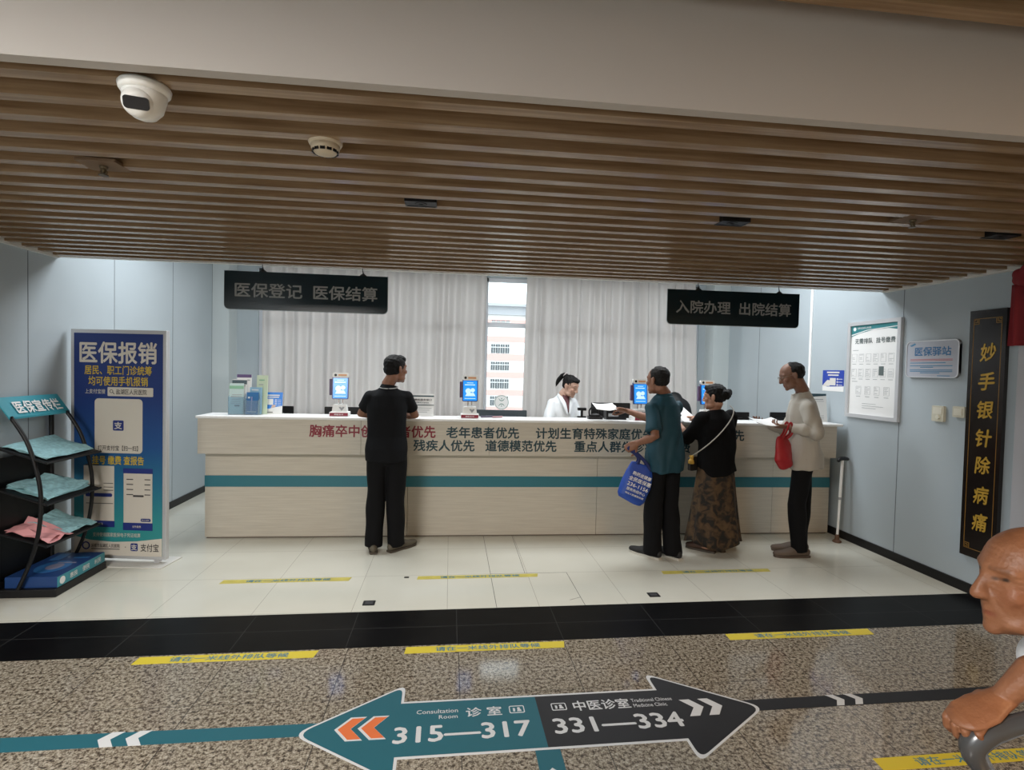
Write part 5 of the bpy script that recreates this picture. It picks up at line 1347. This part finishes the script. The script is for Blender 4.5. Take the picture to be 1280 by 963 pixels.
hands = [dict(wrist=arms[0][2], d=p.D((-.95, .25, .05)), nrm=p.D((.1, .4, .9)), side=1, curl=(.45, .7, .5), thumb=(.8, .3, .5)), dict(wrist=arms[1][2], d=p.D((-.8, -.3, .0)), nrm=p.D((0, 0, 1)), side=1, curl=(.4, .5, .4))]
p.build(p.L((2.995, 4.475, 1.600)), 160, 22, 1.0, legs, arms, tor, (.20, .105, .07), hands=hands, old=.6)
p.hair([((0, -.036, .034), (.082, .088, .074)), ((0, -.05, 0), (.077, .066, .055)), ((0, -.03, .055), (.070, .072, .062))], GREYHAIR)
M_PSH = mat('pale_shirt', (.42, .39, .34), .8, bump=.15, bump_scale=160)
p.top('shirt', tor, arms, M_PSH, 1.86, .062, .058, .010, 21, voxel=.006, fr=(28, 28, 6), rw=.044)
b = BM(); tube(b, [w(0, .030, 1.395), w(0, .045, 1.452)], [(.096, .092), (.076, .076)], 24); blob('collar', b, .006, 2, M_PSH, p.e)
p.trousers([(.96, .135, .10, 0, 0), (.88, .145, .108, 0, 0), (.80, .150, .112, 0, 0)], legs, mat('black_trousers', (.0035, .0035, .0045)), .088, .074, .066)
for l in legs: p.shoe(l[2], l[3], mat('brown_shoe', (.115, .085, .065), .7), mat('brown_shoe_sole', (.085, .06, .045), .6), L=.28, w=.048)
b = BM(); R = lambda c: p.HM @ Vector(c)
for sd in (-1, 1):
    tube(b, [R((sd * .031 + .020 * math.cos(a), .098, .010 + .016 * math.sin(a))) for a in [2 * PI * k / 16 for k in range(17)]], .0016, 6); tube(b, [R((sd * .051, .097, .012)), R((sd * .074, .05, .012)), R((sd * .079, -.01, .008))], .0016, 6)
tube(b, [R((-.011, .098, .013)), R((.011, .098, .013))], .0016, 6)
obj('spectacles', b, mat('spectacle_metal', (.25, .23, .2), .3, .8), p.e)
HW = p.M @ arms[0][2]
sheet_thing('paper_form', 'thin white papers held by the man in the pale shirt', HW + Vector((-.17, .06, .035)), .24, .17, .15, .25, M_PAPER, seed=9, curl=.02)
t = thing('handbag', 'red handbag hanging from the wrist of the man in the pale shirt', 'bag', (HW.x - .0, HW.y - .01, .79))
M_RBAG = mat('red_bag', (.36, .010, .016), .5, bump=.15, bump_scale=30)
hz = HW.z - .79
TB = Matrix.Translation((-.03, 0, 0)) @ Matrix.Rotation(math.radians(-6), 4, 'Y') @ Matrix.Rotation(math.radians(25), 4, 'Z')
b = BM(); tube(b, [TB @ Vector(q_) for q_ in ((.035, 0, .012), (.03, 0, .03), (.01, 0, .11), (0, 0, .20), (.005, 0, .255), (.01, 0, .275))], [(.055, .03), (.075, .045), (.105, .055), (.10, .042), (.075, .022), (.06, .012)], 24, ref=TB.to_3x3() @ Vector((1, 0, 0))); bb = blob('bag_body', b, .007, 3, M_RBAG, t); folds(bb, .005, (24, 24, 18), 9)
for s_ in (-.015, .018):
    b = BM(); tube(b, [TB @ Vector((-.04, s_, .262)), Vector((-.035, s_, hz - .05)), Vector((-.012, s_ * 1.6, hz + .028)), Vector((.012, s_ * 1.6, hz + .028)), Vector((.025, s_, hz - .05)), TB @ Vector((.05, s_, .262))], (.004, .010), 8, k=4, ref=(0, 1, 0)); obj('handle', b, M_RBAG, t, smooth=True)

# ---- nurse behind the counter
X0, Y0 = 1.262, 6.08
p = Person('woman in a white coat with a ponytail looking down behind the counter', X0, Y0, 292, 1.60); s = p.s
f = Vector((math.cos(math.radians(292)), math.sin(math.radians(292)), 0)); r_ = Vector((f.y, -f.x, 0)); B0 = Vector((X0, Y0, 0))
w = lambda a, bb, z: p.L(B0 + r_ * a + f * bb + Vector((0, 0, z)))
legs = [(w(-.08, 0, .82), w(-.08, .02, .45), w(-.08, 0, .08), 292), (w(.08, 0, .82), w(.08, .02, .45), w(.08, 0, .08), 292)]
arms = [(w(-.135, .035, 1.225), w(-.22, .10, 1.0), w(-.10, .24, .92)), (w(.135, .035, 1.225), w(.235, .08, 1.0), w(.12, .25, .92))]
tor = [(.55, .19, .14, 0, 0), (.92, .165, .125, 0, 0), (1.02, .165, .125, 0, .01), (1.15, .168, .12, 0, .03), (1.25, .150, .10, 0, .04), (1.30, .10, .075, 0, .05), (1.325, .062, .06, 0, .055)]
hands = [dict(wrist=arms[0][2], d=p.D(f), nrm=(0, 0, -1), side=1, s=.92), dict(wrist=arms[1][2], d=p.D(f), nrm=(0, 0, -1), side=-1, s=.92)]
p.build(p.L(Vector((1.352, 5.985, 1.425))), 316, 24, .98, legs, arms, tor, SKINF, hands=hands, fem=1)
M_COAT = mat('white_coat', (.74, .77, .80), .7, bump=.1, bump_scale=120)
hr = p.hair([((0, -.026, .044), (.082, .096, .082)), ((0, -.05, -.005), (.070, .055, .055)), ((0, .035, .088), (.058, .046, .028)), ((0, -.115, .078), (.030, .030, .032))], BLACKHAIR)
b = BM(); tube(b, [p.HM @ Vector(q_) for q_ in ((0, -.115, .085), (0, -.145, .07), (.005, -.165, .02), (.01, -.172, -.04), (.012, -.17, -.085))], [.024, .028, .027, .02, .006], 14, True, k=3); ph = blob('ponytail', b, .006, 2, BLACKHAIR, p.e); folds(ph, .002, (90, 90, 30), 4)
b = BM(); tube(b, [p.HM @ Vector((.027 * math.cos(a), -.118 + .008 * math.sin(a), .085 + .027 * math.sin(a))) for a in [2 * PI * k / 18 for k in range(19)]], .006, 6); obj('hair_tie', b, mat('hair_tie_pale', (.55, .5, .5), .6), p.e)
p.top('white_coat', tor, arms, M_COAT, 1.9, .064, .064, .007, 33, rw=.046, fr=(20, 20, 8))
b = BM(); M_V = Matrix.Translation((0, 0, 0))
for sd in (-1, 1): tube(b, [(sd * .060, .04, 1.335), (sd * .062, .10, 1.29), (sd * .045, .142, 1.22), (sd * .012, .165, 1.10)], [(.006, .018), (.007, .028), (.007, .026), (.005, .008)], 10, k=3, ref=(0, 1, 0))
obj('lapel', b, M_COAT, p.e, smooth=True)
b = BM(); tube(b, [(0, .10, 1.31), (0, .128, 1.25), (0, .150, 1.14)], [(.045, .012), (.034, .014), (.010, .012)], 14, True); obj('blouse', b, mat('maroon_blouse', (.10, .03, .035), .7), p.e, smooth=True)
p.trousers([(.95, .14, .10, 0, 0), (.86, .15, .11, 0, 0), (.78, .15, .11, 0, 0)], legs, mat('black_trousers', (.0035, .0035, .0045)), .08, .065, .06)
for l in legs: p.shoe(l[2], l[3], M_WPL, M_WPL, L=.235, w=.04)

# ---- old man at the right edge, seated with a cane
HP = at(1287, 727, 1.06)
fo = 160.0
fv = Vector((math.cos(math.radians(fo)), math.sin(math.radians(fo)), 0)); rv = Vector((fv.y, -fv.x, 0))
B0 = Vector((HP.x, HP.y, 0)) - fv * .215
p = Person('bald old man in a white shirt at the right edge, hand on a grey cane', B0.x, B0.y, fo, 1.64); s = p.s
w = lambda a, bb, z: p.L(B0 + rv * a + fv * bb + Vector((0, 0, z)))
hz = HP.z
legs = [(w(-.09, -.02, .50), w(-.10, .38, .50), w(-.10, .36, .08), fo), (w(.09, -.02, .50), w(.10, .38, .50), w(.11, .40, .08), fo)]
WR = at(1252, 873, 1.00); EL = at(1312, 826, .96)
arms = [(w(-.150, .06, hz - .245), p.L(EL), p.L(WR)), (w(.150, .06, hz - .245), w(.17, -.08, hz - .50), w(.11, .16, .53))]
tor = [(.46, .17, .15, 0, -.02), (.60, .165, .14, 0, -.02), (.75, .165, .135, 0, .01), (hz - .30, .160, .12, 0, .05), (hz - .23, .135, .095, 0, .075), (hz - .195, .09, .075, 0, .10), (hz - .175, .066, .064, 0, .125)]
KN = at(1208, 896, 1.0)
hd = (KN - WR).normalized()
hands = [dict(wrist=arms[0][2], d=p.D(hd), nrm=p.D((.15, .1, -1)), side=-1, curl=(.55, .85, .6), thumb=(.8, .35, .55), tcurl=.35, spread=.05, s=1.0, fr=.0088), dict(wrist=arms[1][2], d=p.D(fv), nrm=(0, 0, -1), side=-1)]
bod = p.build(p.L(HP), 166, 3, 1.06, legs, arms, tor, SKINO, hands=hands, voxel=.0025, old=1, ar=.88, eyes=False, sm=M_SKINOLD)
HP_L = p.L(HP)
R = lambda c: p.HM @ Vector([x * p.hs for x in c]); v3 = p.HM.to_3x3()
relax(bod, HP_L, .15, 60)
dl = []
for k, z in enumerate((.052, .062, .072)):
    for x in np.linspace(-.05, .05, 12): dl.append((R((x, .085 - 6 * x * x - k * .006, z + .004 * math.cos(x * 60))), [.0050] * 3, v3 @ Vector((0, -.0034, 0))))
for sd in (-1, 1):
    dl.append((R((sd * .031, .082, .014)), [.017, .017, .011], v3 @ Vector((0, -.0055, 0)))); dl.append((R((sd * .032, .084, -.006)), [.016, .012, .005], v3 @ Vector((0, .0028, 0)))); dl.append((R((sd * .030, .080, .033)), [.02, .012, .006], v3 @ Vector((0, .004, 0))))
    dl.append((R((sd * .048, .060, -.062)), [.016, .018, .02], v3 @ Vector((-sd * .004, -.004, 0)))); dl.append((R((sd * .036, .068, -.088)), [.012, .014, .012], v3 @ Vector((sd * .003, .003, 0))))
    for q_ in np.linspace(0, 1, 7): dl.append((R((sd * (.022 + .018 * q_), .092 - .022 * q_, -.030 - .034 * q_)), [.006] * 3, v3 @ Vector((0, -.0036, 0)))); dl.append((R((sd * (.02 + .026 * q_), .085 - .012 * q_, -.002 - .004 * math.sin(3 * q_))), [.005] * 3, v3 @ Vector((0, -.0020, 0))))
    for q_ in np.linspace(0, 1, 9): dl.append((R((sd * (.019 + .026 * q_), .087 - .013 * q_, .019 + .004 * math.sin(3 * q_))), [.0042] * 3, v3 @ Vector((0, -.0026, 0)))); dl.append((R((sd * (.020 + .024 * q_), .089 - .013 * q_, .0105)), [.0034] * 3, v3 @ Vector((0, -.0026, 0))))
    for q_ in np.linspace(0, 1, 6): dl.append((R((sd * (.050 + .006 * q_), .060 - .012 * q_, -.04 - .035 * q_)), [.006] * 3, v3 @ Vector((-sd * .0012, -.0012, 0))))
    for z in (.0, .012, .022): dl.append((R((sd * .060, .058, z)), [.008, .008, .003], v3 @ Vector((-sd * .0014, -.0008, 0))))
for x in np.linspace(-.03, .03, 13): dl.append((R((x, .092 - 8 * x * x, -.066 - 4 * x * x)), [.0042] * 3, v3 @ Vector((0, -.0028, 0))))
dent(bod, dl)
p.hair([((.0, -.085, .005), (.066, .022, .045)), ((.0, -.06, -.02), (.080, .035, .025))], mat('white_stubble', (.35, .30, .26), .8), voxel=.005, amp=.001)
M_WSH = mat('white_shirt', (.72, .74, .78), .75, bump=.15, bump_scale=120)
p.top('shirt', tor, arms, M_WSH, .62, .074, .070, .005, 41)
b = BM(); tube(b, [w(0, .10, hz - .225), w(0, .128, hz - .18)], [(.084, .08), (.07, .068)], 24); blob('collar', b, .006, 2, M_WSH, p.e)
p.trousers([(.60, .165, .14, 0, -.02), (.52, .17, .16, 0, 0), (.44, .165, .15, 0, 0)], legs, mat('grey_trousers', (.06, .06, .065), .8), .10, .085, .075)
for l in legs: p.shoe(l[2], l[3], M_BLK, M_BLKM)
# stool under him and the cane in his hand
t = thing('stool', 'low stool under the old man in the white shirt', 'stool', B0 + fv * -.02)
b = BM(); prism(b, rrect(-.19, .19, -.17, .17, .04), .04, Matrix.Rotation(math.radians(fo - 90), 4, 'Z') @ Matrix.Translation((0, 0, .36))); obj('seat', b, M_GREY, t)
for sx in (-1, 1):
    for sy in (-1, 1):
        b = BM(); q_ = Matrix.Rotation(math.radians(fo - 90), 3, 'Z') @ Vector((sx * .15, sy * .13, 0)); tube(b, [(q_.x * 1.15, q_.y * 1.15, 0), (q_.x, q_.y, .365)], .015); obj('leg', b, M_ALU, t)
K1 = at(1230, 918, .985); K0 = at(1305, 897, .95)
t = thing('walking_cane', 'grey metal cane with a curved offset handle under the old man\'s hand', 'cane', (K1.x + .03, K1.y, 0))
O = Vector((K1.x + .03, K1.y, 0))
K2 = at(1216, 938, .99); K3 = at(1236, 972, .99)
b = BM(); tube(b, [K0 - O, at(1264, 908, .97) - O, K1 - O + Vector((.0, 0, .0)), K2 - O, K3 - O], [.018, .020, .026, .024, .018], 18, True, k=5); obj('handle', b, mat('cane_grey', (.085, .085, .088), .25, .4), t, smooth=True)
b = BM(); e_ = K3 - O; tube(b, [e_ + Vector((0, 0, .01)), Vector((.0, .0, .55)), Vector((0, 0, .03))], [.014, .0115, .0115], 12); obj('shaft', b, M_ALU, t)
b = BM(); lathe(b, [(.02, 0), (.021, .012), (.014, .05), (.0125, .06)], 14); obj('foot', b, M_BLK, t)
